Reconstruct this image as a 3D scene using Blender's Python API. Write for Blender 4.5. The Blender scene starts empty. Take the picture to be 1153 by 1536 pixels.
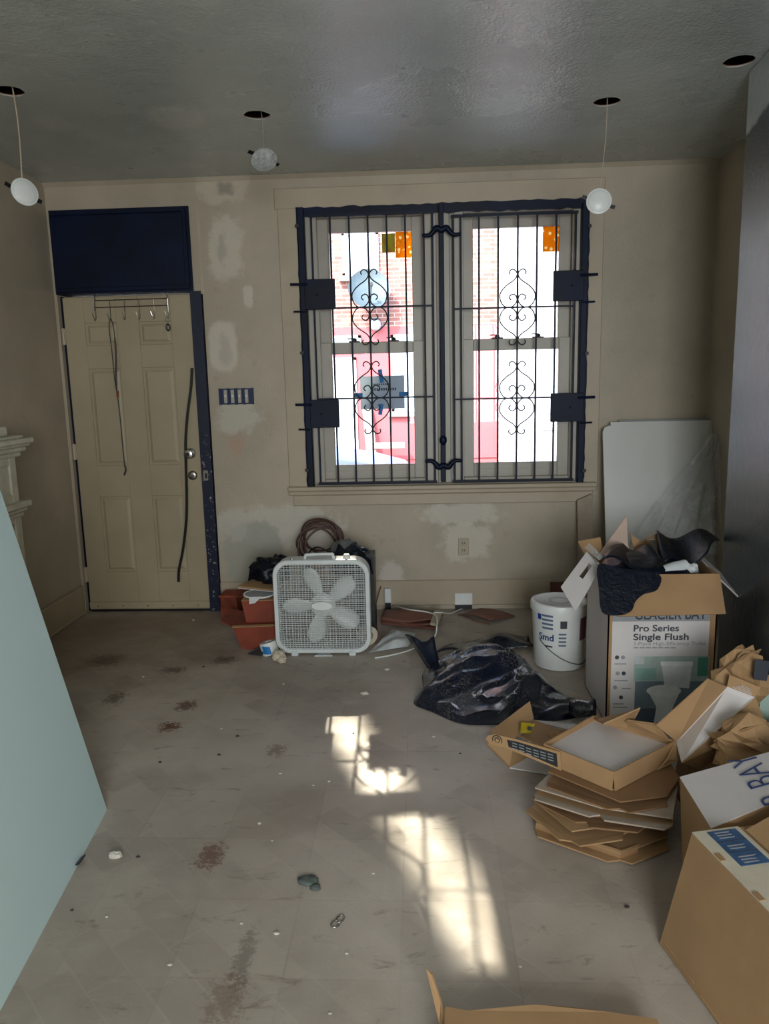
import bpy, math, random
import numpy as np
from mathutils import Vector, Matrix, noise as mnoise

# ------------------------------------------------------------------ camera, light, exposure
W, H, FPX = 1153, 1536, 1140.0
CAMZ = 1.5
PITCH, YAW, ROLL = math.radians(9.9), math.radians(2.78), math.radians(-1.34)
D = 4.84                       # inner face of the window wall
scene = bpy.context.scene
col = scene.collection

def _axes():
    cy, sy = math.cos(YAW), math.sin(YAW)
    f = Vector((-sy, cy, 0)); r = Vector((cy, sy, 0)); u = Vector((0, 0, 1))
    cp, sp = math.cos(PITCH), math.sin(PITCH)
    f2 = f * cp - u * sp; u2 = u * cp + f * sp
    cr, sr = math.cos(ROLL), math.sin(ROLL)
    return r * cr + u2 * sr, -r * sr + u2 * cr, f2
RT, UP, FW = _axes()
CAM = Vector((0, 0, CAMZ))
cd = bpy.data.cameras.new('camera'); cam = bpy.data.objects.new('camera', cd); col.objects.link(cam)
cd.sensor_fit = 'VERTICAL'; cd.sensor_height = 24; cd.lens = FPX / H * 24; cd.clip_start = 0.02
cam.matrix_world = Matrix(((RT.x, UP.x, -FW.x, CAM.x), (RT.y, UP.y, -FW.y, CAM.y), (RT.z, UP.z, -FW.z, CAM.z), (0, 0, 0, 1)))
scene.camera = cam

scene.view_settings.view_transform = 'Standard'
scene.view_settings.look = 'None'
scene.view_settings.gamma = 1
scene.view_settings.use_curve_mapping = False
scene.view_settings.exposure = 0.0

world = bpy.data.worlds.new('world'); scene.world = world; world.use_nodes = True
wn = world.node_tree.nodes; wl_ = world.node_tree.links
bg = wn['Background']
sky = wn.new('ShaderNodeTexSky'); sky.sky_type = 'NISHITA'; sky.sun_disc = False
sky.sun_elevation = math.radians(42); sky.sun_rotation = math.radians(205); sky.dust_density = 2.0
wl_.new(sky.outputs[0], bg.inputs[0]); bg.inputs[1].default_value = 1.5

def lamp(name, kind, energy, loc, direction, color=(1, 1, 1), **kw):
    l = bpy.data.lights.new(name, kind); l.energy = energy; l.color = color
    for k, v in kw.items(): setattr(l, k, v)
    o = bpy.data.objects.new(name, l); col.objects.link(o); o.location = loc
    o.rotation_euler = Vector(direction).to_track_quat('-Z', 'Y').to_euler()
    return o
# the sun stands over our own roof and lights the houses across the street
lamp('sun_offscreen', 'SUN', 11.0, (0, -5, 12), (0.35, 0.75, -0.75), (1, 0.95, 0.88), angle=math.radians(0.5))
# daylight entering by the rear windows of the room, behind the photographer
lamp('rear_window_offscreen', 'AREA', 150, (0.6, -2.35, 1.55), (0, 1, -0.02), (0.93, 0.98, 1.0), shape='RECTANGLE', size=1.5, size_y=1.5)
# sun glint thrown back by an upstairs pane of the house across the street
GDIR = Vector((0.100, -1.43, -1.0)).normalized()
GA = Vector((-0.36, 3.17, 0)); GB = Vector((0.27, 1.58, 0))
def glint():
    a = (GB - GA); a -= GDIR * a.dot(GDIR); n = 12
    for k in range(n):
        g = GA + (GB - GA) * (k / (n - 1)); c = g + GDIR * ((13.6 - g.y) / GDIR.y)      # in the plane of that pane
        lamp('window_glint_offscreen', 'SPOT', 13000, c, GDIR, (1.0, 0.88, 0.68), spot_size=math.radians(1.0), spot_blend=1.0, shadow_soft_size=0.04)
glint()

# ------------------------------------------------------------------ measuring helpers
def ray(x, y): return RT * ((x - W / 2) / FPX) - UP * ((y - H / 2) / FPX) + FW
def onz(x, y, z=0.0):
    d = ray(x, y); return CAM + d * ((z - CAMZ) / d.z)
def ony(x, y, Y=D):
    d = ray(x, y); return CAM + d * (Y / d.y)
def onx(x, y, X):
    d = ray(x, y); return CAM + d * (X / d.x)

# ------------------------------------------------------------------ mesh helpers
class MB:
    def __init__(s, off=(0, 0, 0)): s.v = []; s.f = []; s.off = Vector(off)
    def add(s, vs, fs):
        b = len(s.v); s.v += [tuple(Vector(p) - s.off) for p in vs]; s.f += [tuple(i + b for i in f) for f in fs]; return s
    def box(s, x0, x1, y0, y1, z0, z1):
        return s.hexa([(x0, y0, z0), (x1, y0, z0), (x1, y1, z0), (x0, y1, z0), (x0, y0, z1), (x1, y0, z1), (x1, y1, z1), (x0, y1, z1)])
    def hexa(s, p):
        return s.add(p, [(3, 2, 1, 0), (4, 5, 6, 7), (0, 1, 5, 4), (1, 2, 6, 5), (2, 3, 7, 6), (3, 0, 4, 7)])
    def slab(s, pts, t, side=0):
        """flat polygon with thickness t; side 0 centred, 1 along the normal, -1 against it"""
        pts = [Vector(p) for p in pts]; n = Vector((0, 0, 0))
        for i in range(len(pts)):
            a, b = pts[i], pts[(i + 1) % len(pts)]
            n += Vector(((a.y - b.y) * (a.z + b.z), (a.z - b.z) * (a.x + b.x), (a.x - b.x) * (a.y + b.y)))
        n.normalize(); k = len(pts)
        lo, hi = {0: (-t / 2, t / 2), 1: (0, t), -1: (-t, 0)}[side]
        vs = [p + n * hi for p in pts] + [p + n * lo for p in pts]
        fs = [tuple(range(k)), tuple(range(2 * k - 1, k - 1, -1))]
        fs += [(i, i + k, (i + 1) % k + k, (i + 1) % k) for i in range(k)]
        return s.add(vs, fs)
    def tube(s, pts, r, n=6, closed=False):
        pts = [Vector(p) for p in pts]; m = len(pts); vs = []; fs = []
        prev = None
        rs = r if isinstance(r, (list, tuple)) else [r] * m
        for i, p in enumerate(pts):
            a = pts[i - 1] if (i or closed) else p
            b = pts[(i + 1) % m] if (i < m - 1 or closed) else p
            t = (b - a); t = t.normalized() if t.length > 1e-9 else Vector((0, 0, 1))
            if prev is None:
                u = t.cross(Vector((0, 0, 1)));
                if u.length < 1e-3: u = t.cross(Vector((0, 1, 0)))
            else:
                u = prev - t * prev.dot(t)
            u.normalize(); prev = u; w = t.cross(u)
            for k in range(n):
                an = 2 * math.pi * k / n
                vs.append(p + (u * math.cos(an) + w * math.sin(an)) * rs[i])
        for i in range(m if closed else m - 1):
            j = (i + 1) % m
            for k in range(n):
                l = (k + 1) % n; fs.append((i * n + k, i * n + l, j * n + l, j * n + k))
        if not closed:
            fs.append(tuple(range(n - 1, -1, -1))); fs.append(tuple(range((m - 1) * n, m * n)))
        return s.add(vs, fs)
    def lathe(s, prof, n=32, c=(0, 0, 0), axis=(0, 0, 1), caps=True):
        ax = Vector(axis).normalized(); u = ax.cross(Vector((0, 0, 1)))
        if u.length < 1e-3: u = Vector((1, 0, 0))
        u.normalize(); w = ax.cross(u); c = Vector(c); vs = []; fs = []
        for r, z in prof:
            for k in range(n):
                an = 2 * math.pi * k / n
                vs.append(c + ax * z + (u * math.cos(an) + w * math.sin(an)) * r)
        for i in range(len(prof) - 1):
            for k in range(n):
                l = (k + 1) % n; fs.append((i * n + k, i * n + l, (i + 1) * n + l, (i + 1) * n + k))
        if caps:
            fs.append(tuple(range(n - 1, -1, -1))); m = len(prof) - 1
            fs.append(tuple(range(m * n, m * n + n)))
        return s.add(vs, fs)
    def build(s, name, mat, parent=None, smooth=False, bevel=0.0, seg=1, auto=None):
        me = bpy.data.meshes.new(name); me.from_pydata(s.v, [], s.f); me.update()
        o = bpy.data.objects.new(name, me); col.objects.link(o)
        if mat: me.materials.append(mat)
        if parent is not None: o.parent = parent
        if smooth:
            me.shade_smooth()
            if auto: me.set_sharp_from_angle(angle=math.radians(auto))
        if bevel:
            b = o.modifiers.new('bevel', 'BEVEL'); b.width = bevel; b.segments = seg; b.limit_method = 'ANGLE'; b.angle_limit = math.radians(40)
        return o

def thing(name, label, cat, loc=(0, 0, 0), group=None):
    o = bpy.data.objects.new(name, None); col.objects.link(o); o.location = loc; o.empty_display_size = 0.05
    return tag(o, label, cat, group)
def tag(o, label, cat, group=None, kind=None):
    o['label'] = label; o['category'] = cat
    if group: o['group'] = group
    if kind: o['kind'] = kind
    return o
def struct(o, label, cat): return tag(o, label, cat, kind='structure')

def smooth_path(pts, sub=6, closed=False):
    pts = [Vector(p) for p in pts]; n = len(pts); out = []
    for i in range(n if closed else n - 1):
        if closed: p0, p1, p2, p3 = pts[i - 1], pts[i], pts[(i + 1) % n], pts[(i + 2) % n]
        else: p0, p1, p2, p3 = pts[max(i - 1, 0)], pts[i], pts[i + 1], pts[min(i + 2, n - 1)]
        for k in range(sub):
            t = k / sub
            out.append(0.5 * ((2 * p1) + (p2 - p0) * t + (2 * p0 - 5 * p1 + 4 * p2 - p3) * t * t + (3 * p1 - p0 - 3 * p2 + p3) * t ** 3))
    if not closed: out.append(pts[-1])
    return out

def text_part(name, body, size, origin, right, up, mat, parent, width=None, align='LEFT', off=(0, 0, 0), bold=0.0):
    """flat lettering laid on a surface: origin is the baseline start"""
    cu = bpy.data.curves.new('lettering', 'FONT'); cu.body = body; cu.size = size; cu.align_x = align
    cu.extrude = 0.0004; cu.offset = bold
    t = bpy.data.objects.new('lettering', cu); col.objects.link(t)
    dg = bpy.context.evaluated_depsgraph_get(); dg.update()
    me = bpy.data.meshes.new_from_object(t.evaluated_get(dg)); bpy.data.objects.remove(t); bpy.data.curves.remove(cu)
    n = len(me.vertices); co = np.empty(n * 3, dtype=np.float32); me.vertices.foreach_get('co', co); co = co.reshape(-1, 3)
    if width:
        w = co[:, 0].max() - co[:, 0].min(); co[:, 0] *= width / max(w, 1e-6)
    r = Vector(right).normalized(); u = Vector(up).normalized(); nn = r.cross(u)
    out = np.outer(co[:, 0], r) + np.outer(co[:, 1], u) + np.outer(co[:, 2] + 0.0006, nn) + np.array(Vector(origin) - Vector(off))
    me.vertices.foreach_set('co', out.astype(np.float32).ravel()); me.update(); me.materials.clear(); me.materials.append(mat)
    o = bpy.data.objects.new(name, me); col.objects.link(o); o.parent = parent
    return o

# ------------------------------------------------------------------ materials
MATS = {}
def srgb(r, g, b):
    f = lambda c: (c / 12.92 if c <= 0.04045 else ((c + 0.055) / 1.055) ** 2.4)
    return (f(r / 255), f(g / 255), f(b / 255), 1)
class NT:
    """small helper round a node tree"""
    def __init__(s, name):
        s.m = bpy.data.materials.new(name); s.m.use_nodes = True; s.t = s.m.node_tree
        s.n = s.t.nodes; s.l = s.t.links; s.b = s.n['Principled BSDF']
        s.pos = s.n.new('ShaderNodeNewGeometry').outputs['Position']
    def val(s, sock, v):
        if isinstance(v, bpy.types.NodeSocket): s.l.new(v, sock)
        else: sock.default_value = v
    def math(s, op, a, b=0.0, c=None):
        n = s.n.new('ShaderNodeMath'); n.operation = op; s.val(n.inputs[0], a); s.val(n.inputs[1], b)
        if c is not None: s.val(n.inputs[2], c)
        return n.outputs[0]
    def noise(s, scale, detail=4, rough=0.55, vec=None, dist=0.0):
        n = s.n.new('ShaderNodeTexNoise'); n.inputs['Scale'].default_value = scale; n.inputs['Detail'].default_value = detail
        n.inputs['Roughness'].default_value = rough; n.inputs['Distortion'].default_value = dist; s.l.new(vec or s.pos, n.inputs['Vector']); return n.outputs[0]
    def mapping(s, scale=(1, 1, 1), rot=(0, 0, 0), loc=(0, 0, 0)):
        n = s.n.new('ShaderNodeMapping'); n.inputs['Scale'].default_value = scale; n.inputs['Rotation'].default_value = rot; n.inputs['Location'].default_value = loc
        s.l.new(s.pos, n.inputs[0]); return n.outputs[0]
    def ramp(s, v, lo, hi, a=0.0, b=1.0):
        n = s.n.new('ShaderNodeMapRange'); n.interpolation_type = 'SMOOTHSTEP'; s.l.new(v, n.inputs[0])
        n.inputs[1].default_value = lo; n.inputs[2].default_value = hi; n.inputs[3].default_value = a; n.inputs[4].default_value = b; return n.outputs[0]
    def mix(s, f, a, b):
        n = s.n.new('ShaderNodeMix'); n.data_type = 'RGBA'; s.val(n.inputs[0], f); s.val(n.inputs[6], a); s.val(n.inputs[7], b); return n.outputs[2]
    def bump(s, h, strength=0.3, dist=0.01):
        n = s.n.new('ShaderNodeBump'); n.inputs['Strength'].default_value = strength; n.inputs['Distance'].default_value = dist
        s.l.new(h, n.inputs['Height']); s.l.new(n.outputs[0], s.b.inputs['Normal'])
    def sep(s):
        n = s.n.new('ShaderNodeSeparateXYZ'); s.l.new(s.pos, n.inputs[0]); return n.outputs
    def color(s, c): s.val(s.b.inputs['Base Color'], c)
    def rough(s, r): s.val(s.b.inputs['Roughness'], r)
    def spot(s, ca, cb, ra, rb, a, b, edge, nz, amp):
        """soft-edged patch mask: |a-ca|/ra, |b-cb|/rb against a ragged edge"""
        da = s.math('DIVIDE', s.math('ABSOLUTE', s.math('SUBTRACT', a, ca)), ra)
        db = s.math('DIVIDE', s.math('ABSOLUTE', s.math('SUBTRACT', b, cb)), rb)
        d = s.math('POWER', s.math('ADD', s.math('POWER', da, 3.0), s.math('POWER', db, 3.0)), 1 / 3)
        d = s.math('ADD', d, s.math('MULTIPLY', s.math('SUBTRACT', nz, 0.5), amp))
        return s.ramp(d, 1.0, 1.0 - edge, 0.0, 1.0)

def simple(name, c, rough=0.6, var=0.12, scale=12, bump=0.0, bscale=60, metal=0.0, spec=0.5, bdist=0.003, c2=None):
    if name in MATS: return MATS[name]
    t = NT(name); nz = t.noise(scale)
    c = srgb(*c); dark = srgb(*c2) if c2 else tuple(x * (1 - 2.2 * var) for x in c[:3]) + (1,)
    t.color(t.mix(t.ramp(nz, 0.3, 0.7), dark, c)); t.rough(rough); t.b.inputs['Metallic'].default_value = metal
    t.b.inputs['Specular IOR Level'].default_value = spec
    if bump: t.bump(t.noise(bscale, 5), bump, bdist)
    MATS[name] = t.m; return t.m

def wall_material(name, base, patches, gloss=0.5, use=('X', 'Z')):
    t = NT(name); xyz = t.sep(); a = xyz[use[0]]; b = xyz[use[1]]
    c = t.mix(t.ramp(t.noise(1.7, 5), 0.3, 0.72), srgb(*[x * 0.90 for x in base]), srgb(*base))
    c = t.mix(t.ramp(t.noise(14, 5, 0.7), 0.58, 0.75, 0, 0.35), c, srgb(base[0] * 0.8, base[1] * 0.76, base[2] * 0.7))
    nz = t.noise(10.0, 6, 0.7)
    hgt = t.noise(70, 4)
    for (ca, cb, ra, rb, rgb, amt, edge, amp) in patches:
        m = t.spot(ca, cb, ra, rb, a, b, edge, nz, amp)
        c = t.mix(t.math('MULTIPLY', m, amt), c, srgb(*rgb))
    t.color(c); t.rough(gloss); t.bump(t.math('ADD', hgt, t.math('MULTIPLY', nz, 1.5)), 0.25, 0.004)
    return t.m

def pp(x, y, rx, ry, rgb, amt=0.6, edge=0.4, amp=1.7, Y=D):
    p = ony(x, y, Y); s = Y / FPX * 1.02
    return (p.x, p.z, rx * s, ry * s, rgb, amt, edge, amp)

WALL = (184, 172, 152)
M_wall = wall_material('beige_wall_paint', WALL, [
    pp(335, 282, 44, 24, (200, 190, 170), 0.55), pp(337, 283, 15, 12, (132, 124, 112), 0.7, 0.5), pp(337, 374, 28, 46, (206, 199, 182), 0.6),
    pp(334, 372, 9, 26, (150, 142, 132), 0.5, 0.8, 3.0), pp(334, 520, 24, 40, (204, 196, 180), 0.8, 0.25, 0.5), pp(337, 525, 12, 28, (165, 156, 146), 0.5, 0.8, 3.0),
    pp(358, 628, 40, 26, (200, 196, 182), 0.6), pp(352, 668, 18, 22, (184, 142, 116), 0.5, 0.8), pp(372, 445, 8, 18, (208, 200, 184), 0.7),
    pp(420, 790, 110, 42, (198, 192, 180), 0.85), pp(380, 832, 50, 54, (160, 160, 148), 0.85, 0.2, 0.6), pp(470, 815, 46, 42, (196, 190, 178), 0.7),
    pp(700, 812, 44, 34, (206, 198, 184), 0.7), pp(690, 770, 74, 20, (204, 198, 186), 0.7), pp(588, 862, 20, 24, (206, 198, 188), 0.7),
    pp(345, 790, 30, 26, (190, 186, 174), 0.6)])
M_wall_left = wall_material('beige_side_wall_paint', WALL, [], 0.5, ('Y', 'Z'))
M_wall_right = wall_material('beige_other_wall_paint', WALL, [], 0.5, ('Y', 'Z'))
M_trim = simple('beige_trim_paint', (182, 168, 146), 0.42, 0.06, 3, 0.12, 40)
M_sash = simple('window_vinyl', (176, 170, 158), 0.4, 0.05, 5)
M_navy = simple('navy_paint', (5, 22, 52), 0.5, 0.2, 4, 0.3, 30, spec=0.22, c2=(3, 12, 32))
M_iron = simple('navy_iron', (10, 22, 48), 0.5, 0.2, 9, 0.2, 120, spec=0.25)
M_iron_dark = simple('black_iron', (26, 26, 32), 0.5, 0.2, 9)
M_door = simple('cream_door_paint', (170, 157, 130), 0.42, 0.05, 2.5, 0.08, 50)
M_chrome = simple('satin_nickel', (190, 188, 184), 0.28, 0.05, 10, metal=1.0)
M_black = simple('black_plastic', (16, 17, 20), 0.4, 0.1)
M_white = simple('white_plastic', (225, 228, 226), 0.35, 0.03)
M_fan = simple('fan_plastic', (214, 220, 220), 0.4, 0.05)
M_mint = simple('pale_board_face', (196, 220, 220), 0.7, 0.015, 1.2)
M_core = simple('gypsum_core', (206, 200, 190), 0.9, 0.05)
M_mantel = simple('chipped_white_paint', (214, 210, 190), 0.5, 0.08, 14, 0.3, 25)
M_kraft = simple('kraft_board', (170, 135, 96), 0.8, 0.07, 5, 0.1, 200)
M_kraft2 = simple('dark_kraft_board', (144, 108, 74), 0.82, 0.08, 5, 0.1, 200)
M_kraftw = simple('white_faced_board', (212, 206, 204), 0.7, 0.03, 4)
M_redbox = simple('red_brown_board', (142, 66, 46), 0.7, 0.15, 6)
M_blue = simple('blue_print', (50, 70, 120), 0.6, 0.05)
M_bluetape = simple('blue_tape', (20, 120, 190), 0.6, 0.05)
M_grey_print = simple('dark_grey_print', (62, 64, 72), 0.6, 0.05)
M_lightgrey = simple('light_grey_print', (150, 152, 156), 0.6, 0.05)
M_wood = simple('bare_wood', (150, 106, 76), 0.7, 0.15, 8)
M_brownsheet = simple('red_brown_sheet', (132, 86, 72), 0.6, 0.15, 7, 0.2, 30)
M_cable = simple('brown_cable', (84, 56, 50), 0.45, 0.1)
M_dark = simple('dark_void', (14, 12, 11), 0.95, 0.1)
M_paper = simple('crumpled_white_paper', (208, 212, 214), 0.7, 0.04)
M_rust = simple('bare_rust_wood', (150, 70, 46), 0.85, 0.25, 20, 0.3, 60)

def mat_plastic_bag(name, base, rough=0.22, dust=0.0):
    t = NT(name)
    n1 = t.noise(9, 5, 0.6, dist=1.2); n2 = t.noise(38, 4, 0.6)
    c = srgb(*base)
    if dust:
        c = t.mix(t.math('MULTIPLY', t.ramp(t.noise(120, 3, 0.8), 0.5, 0.62), t.ramp(t.noise(4, 3), 0.45, 0.65, 0, dust)), c, srgb(140, 136, 122))
    t.color(c); t.rough(rough); t.b.inputs['Coat Weight'].default_value = 0.7; t.b.inputs['Coat Roughness'].default_value = 0.15
    t.bump(t.math('ADD', n1, t.math('MULTIPLY', n2, 0.35)), 0.6, 0.012); return t.m
M_bag = mat_plastic_bag('navy_black_bag_plastic', (10, 20, 40), 0.18, 0.35)
M_bag2 = mat_plastic_bag('black_bag_plastic', (6, 14, 28), 0.4)
M_bag2.node_tree.nodes['Principled BSDF'].inputs['Coat Weight'].default_value = 0.0; M_bag2.node_tree.nodes['Principled BSDF'].inputs['Specular IOR Level'].default_value = 0.35

def mat_floor():
    t = NT('dusty_vinyl_floor'); xyz = t.sep()
    base = t.mix(t.ramp(t.noise(0.9, 4), 0.3, 0.7), srgb(170, 158, 145), srgb(198, 188, 176))
    # printed parquet pattern, nearly worn away
    ck = t.n.new('ShaderNodeTexChecker'); ck.inputs['Scale'].default_value = 1 / 0.30; t.l.new(t.mapping(rot=(0, 0, 0.0), loc=(0.07, 0.11, 0.5)), ck.inputs[0])
    br = t.n.new('ShaderNodeTexBrick'); br.offset = 0.0; br.inputs['Scale'].default_value = 1.0
    br.inputs['Brick Width'].default_value = 0.30; br.inputs['Row Height'].default_value = 0.30; br.inputs['Mortar Size'].default_value = 0.004; br.inputs['Mortar Smooth'].default_value = 0.6
    br.inputs['Color1'].default_value = (1, 1, 1, 1); br.inputs['Color2'].default_value = (0.6, 0.6, 0.6, 1); br.inputs['Mortar'].default_value = (0.55, 0.55, 0.55, 1)
    t.l.new(t.mapping(loc=(0.07, 0.11, 0)), br.inputs[0])
    br2 = t.n.new('ShaderNodeTexBrick'); br2.offset = 0.5; br2.inputs['Scale'].default_value = 1.0
    br2.inputs['Brick Width'].default_value = 0.22; br2.inputs['Row Height'].default_value = 0.11; br2.inputs['Mortar Size'].default_value = 0.003
    br2.inputs['Color1'].default_value = (1, 1, 1, 1); br2.inputs['Color2'].default_value = (0.4, 0.4, 0.4, 1); br2.inputs['Mortar'].default_value = (0.8, 0.8, 0.8, 1)
    t.l.new(t.mapping(rot=(0, 0, math.radians(45))), br2.inputs[0])
    wear = t.ramp(t.noise(1.6, 4, 0.6), 0.38, 0.62, 0.2, 0.8)
    base = t.mix(t.math('MULTIPLY', t.math('SUBTRACT', 1.0, br.outputs[0]), t.math('MULTIPLY', wear, 0.9)), base, srgb(112, 98, 86))
    base = t.mix(t.math('MULTIPLY', t.math('SUBTRACT', 1.0, br2.outputs[0]), t.math('MULTIPLY', wear, 0.9)), base, srgb(126, 116, 108))
    # trodden dirt by the door and dark scuffs
    dirt = t.spot(-1.85, 4.3, 1.1, 1.0, xyz['X'], xyz['Y'], 0.7, t.noise(3, 5, 0.7), 1.2)
    base = t.mix(t.math('MULTIPLY', dirt, 0.55), base, srgb(110, 86, 62))
    st = t.noise(6, 6, 0.75, vec=t.mapping(scale=(1, 3.0, 1)), dist=0.6)
    base = t.mix(t.ramp(st, 0.57, 0.70, 0, 0.45), base, srgb(84, 70, 58))
    base = t.mix(t.ramp(t.noise(9, 6, 0.8, vec=t.mapping(scale=(0.5, 2.5, 1), rot=(0, 0, 0.5))), 0.56, 0.72, 0, 0.3), base, srgb(196, 190, 182))
    nz = t.noise(48, 6, 0.8)
    for (x, y, rx, ry, rgb, am) in [(255, 1090, 18, 7, (96, 50, 26), .9), (280, 1058, 18, 8, (84, 46, 34), .8), (172, 1047, 16, 9, (78, 62, 50), .7), (315, 1284, 22, 17, (104, 66, 54), .75),
                                     (415, 1125, 16, 9, (110, 82, 70), .6), (160, 990, 28, 9, (80, 66, 50), .7), (260, 1005, 20, 5, (70, 60, 48), .7), (335, 990, 20, 6, (64, 52, 40), .7),
                                     (365, 1440, 14, 40, (96, 88, 80), .5), (540, 960, 60, 14, (140, 104, 76), .5), (340, 1500, 30, 30, (110, 84, 70), .5), (990, 1370, 20, 40, (150, 132, 116), .3)]:
        p = onz(x, y); s = (p - CAM).length / FPX; d = ray(x, y).normalized()
        m = t.spot(p.x, p.y, rx * s, ry * s / max(0.25, -d.z), xyz['X'], xyz['Y'], 0.6, nz, 4.5)
        base = t.mix(t.math('MULTIPLY', m, am), base, srgb(*rgb))
    spk = t.noise(170, 2, 0.5)
    base = t.mix(t.ramp(spk, 0.72, 0.76, 0, 0.6), base, srgb(205, 200, 192))
    t.color(base); t.rough(t.ramp(t.noise(3, 4), 0.3, 0.7, 0.42, 0.66))
    t.bump(t.math('ADD', t.math('MULTIPLY', br.outputs[0], 0.4), t.noise(60, 5, 0.7)), 0.18, 0.004); return t.m
M_floor = mat_floor()

def mat_ceiling():
    t = NT('glossy_textured_ceiling_paint'); xyz = t.sep()
    c = t.mix(t.ramp(t.noise(1.2, 4), 0.3, 0.7), srgb(168, 174, 170), srgb(192, 198, 194))
    nz = t.noise(5, 5, 0.65)
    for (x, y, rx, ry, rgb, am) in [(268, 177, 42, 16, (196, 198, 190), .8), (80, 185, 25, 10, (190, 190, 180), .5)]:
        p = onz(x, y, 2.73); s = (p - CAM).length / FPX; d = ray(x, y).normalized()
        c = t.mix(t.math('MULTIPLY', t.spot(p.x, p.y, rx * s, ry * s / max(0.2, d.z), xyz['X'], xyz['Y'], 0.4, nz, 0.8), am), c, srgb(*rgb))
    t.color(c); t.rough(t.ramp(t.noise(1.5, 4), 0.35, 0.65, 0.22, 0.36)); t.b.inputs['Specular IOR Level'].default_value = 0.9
    h = t.math('ADD', t.noise(75, 3, 0.6), t.math('MULTIPLY', t.noise(9, 3), 1.2))
    t.bump(h, 0.42, 0.008); return t.m
M_ceiling = mat_ceiling()

def mat_pier():
    t = NT('glossy_black_textured_paint'); xyz = t.sep()
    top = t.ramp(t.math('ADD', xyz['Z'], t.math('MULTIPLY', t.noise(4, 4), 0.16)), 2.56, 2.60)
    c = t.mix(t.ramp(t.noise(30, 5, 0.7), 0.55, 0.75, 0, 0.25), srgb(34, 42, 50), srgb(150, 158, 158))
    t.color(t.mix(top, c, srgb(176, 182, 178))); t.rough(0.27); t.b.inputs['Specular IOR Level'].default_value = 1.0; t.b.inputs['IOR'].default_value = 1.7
    t.bump(t.math('ADD', t.noise(150, 4, 0.6, dist=0.5), t.math('MULTIPLY', t.noise(24, 3), 1.5)), 0.40, 0.004); return t.m
M_pier = mat_pier()

def mat_glass():
    m = bpy.data.materials.new('window_glass'); m.use_nodes = True; n = m.node_tree.nodes; l = m.node_tree.links; n.clear()
    o = n.new('ShaderNodeOutputMaterial'); mx = n.new('ShaderNodeMixShader'); tr = n.new('ShaderNodeBsdfTransparent'); gl = n.new('ShaderNodeBsdfGlossy')
    fr = n.new('ShaderNodeFresnel'); fr.inputs[0].default_value = 1.35; gl.inputs['Roughness'].default_value = 0.02; tr.inputs[0].default_value = (0.96, 0.97, 0.97, 1)
    l.new(fr.outputs[0], mx.inputs[0]); l.new(tr.outputs[0], mx.inputs[1]); l.new(gl.outputs[0], mx.inputs[2]); l.new(mx.outputs[0], o.inputs[0]); return m
M_glass = mat_glass()

def mat_sheer(name, rgb, amount):
    m = bpy.data.materials.new(name); m.use_nodes = True; n = m.node_tree.nodes; l = m.node_tree.links; b = n['Principled BSDF']; o = n['Material Output']
    mx = n.new('ShaderNodeMixShader'); tr = n.new('ShaderNodeBsdfTransparent')
    b.inputs['Base Color'].default_value = srgb(*rgb); b.inputs['Roughness'].default_value = 0.18
    nz = n.new('ShaderNodeTexNoise'); nz.inputs['Scale'].default_value = 5; nz.inputs['Detail'].default_value = 4
    mr = n.new('ShaderNodeMapRange'); mr.inputs[1].default_value = 0.35; mr.inputs[2].default_value = 0.75; mr.inputs[3].default_value = amount * 0.4; mr.inputs[4].default_value = min(1, amount * 1.8)
    l.new(nz.outputs[0], mr.inputs[0]); l.new(mr.outputs[0], mx.inputs[0]); l.new(tr.outputs[0], mx.inputs[1]); l.new(b.outputs[0], mx.inputs[2]); l.new(mx.outputs[0], o.inputs[0]); return m
M_film = mat_sheer('clear_plastic_film', (214, 220, 222), 0.3)
M_lens = mat_sheer('clear_lamp_lens', (200, 204, 202), 0.55)

def mat_backlit(name, c1, c2, scale):
    m = bpy.data.materials.new(name); m.use_nodes = True; n = m.node_tree.nodes; l = m.node_tree.links; n.clear()
    o = n.new('ShaderNodeOutputMaterial'); mx = n.new('ShaderNodeMixShader'); df = n.new('ShaderNodeBsdfDiffuse'); tl = n.new('ShaderNodeBsdfTranslucent')
    g = n.new('ShaderNodeNewGeometry'); v = n.new('ShaderNodeTexVoronoi'); v.inputs['Scale'].default_value = scale; l.new(g.outputs['Position'], v.inputs['Vector'])
    mr = n.new('ShaderNodeMapRange'); mr.inputs[1].default_value = 0.28; mr.inputs[2].default_value = 0.36; l.new(v.outputs['Distance'], mr.inputs[0])
    mc = n.new('ShaderNodeMix'); mc.data_type = 'RGBA'; mc.inputs[6].default_value = srgb(*c2); mc.inputs[7].default_value = srgb(*c1); l.new(mr.outputs[0], mc.inputs[0])
    l.new(mc.outputs[2], df.inputs[0]); l.new(mc.outputs[2], tl.inputs[0]); mx.inputs[0].default_value = 0.75
    l.new(df.outputs[0], mx.inputs[1]); l.new(tl.outputs[0], mx.inputs[2]); l.new(mx.outputs[0], o.inputs[0]); return m
M_amber = mat_backlit('amber_sticker', (232, 166, 46), (250, 236, 190), 34)
M_olive = mat_backlit('olive_sticker', (172, 166, 84), (176, 150, 80), 18)

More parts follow.
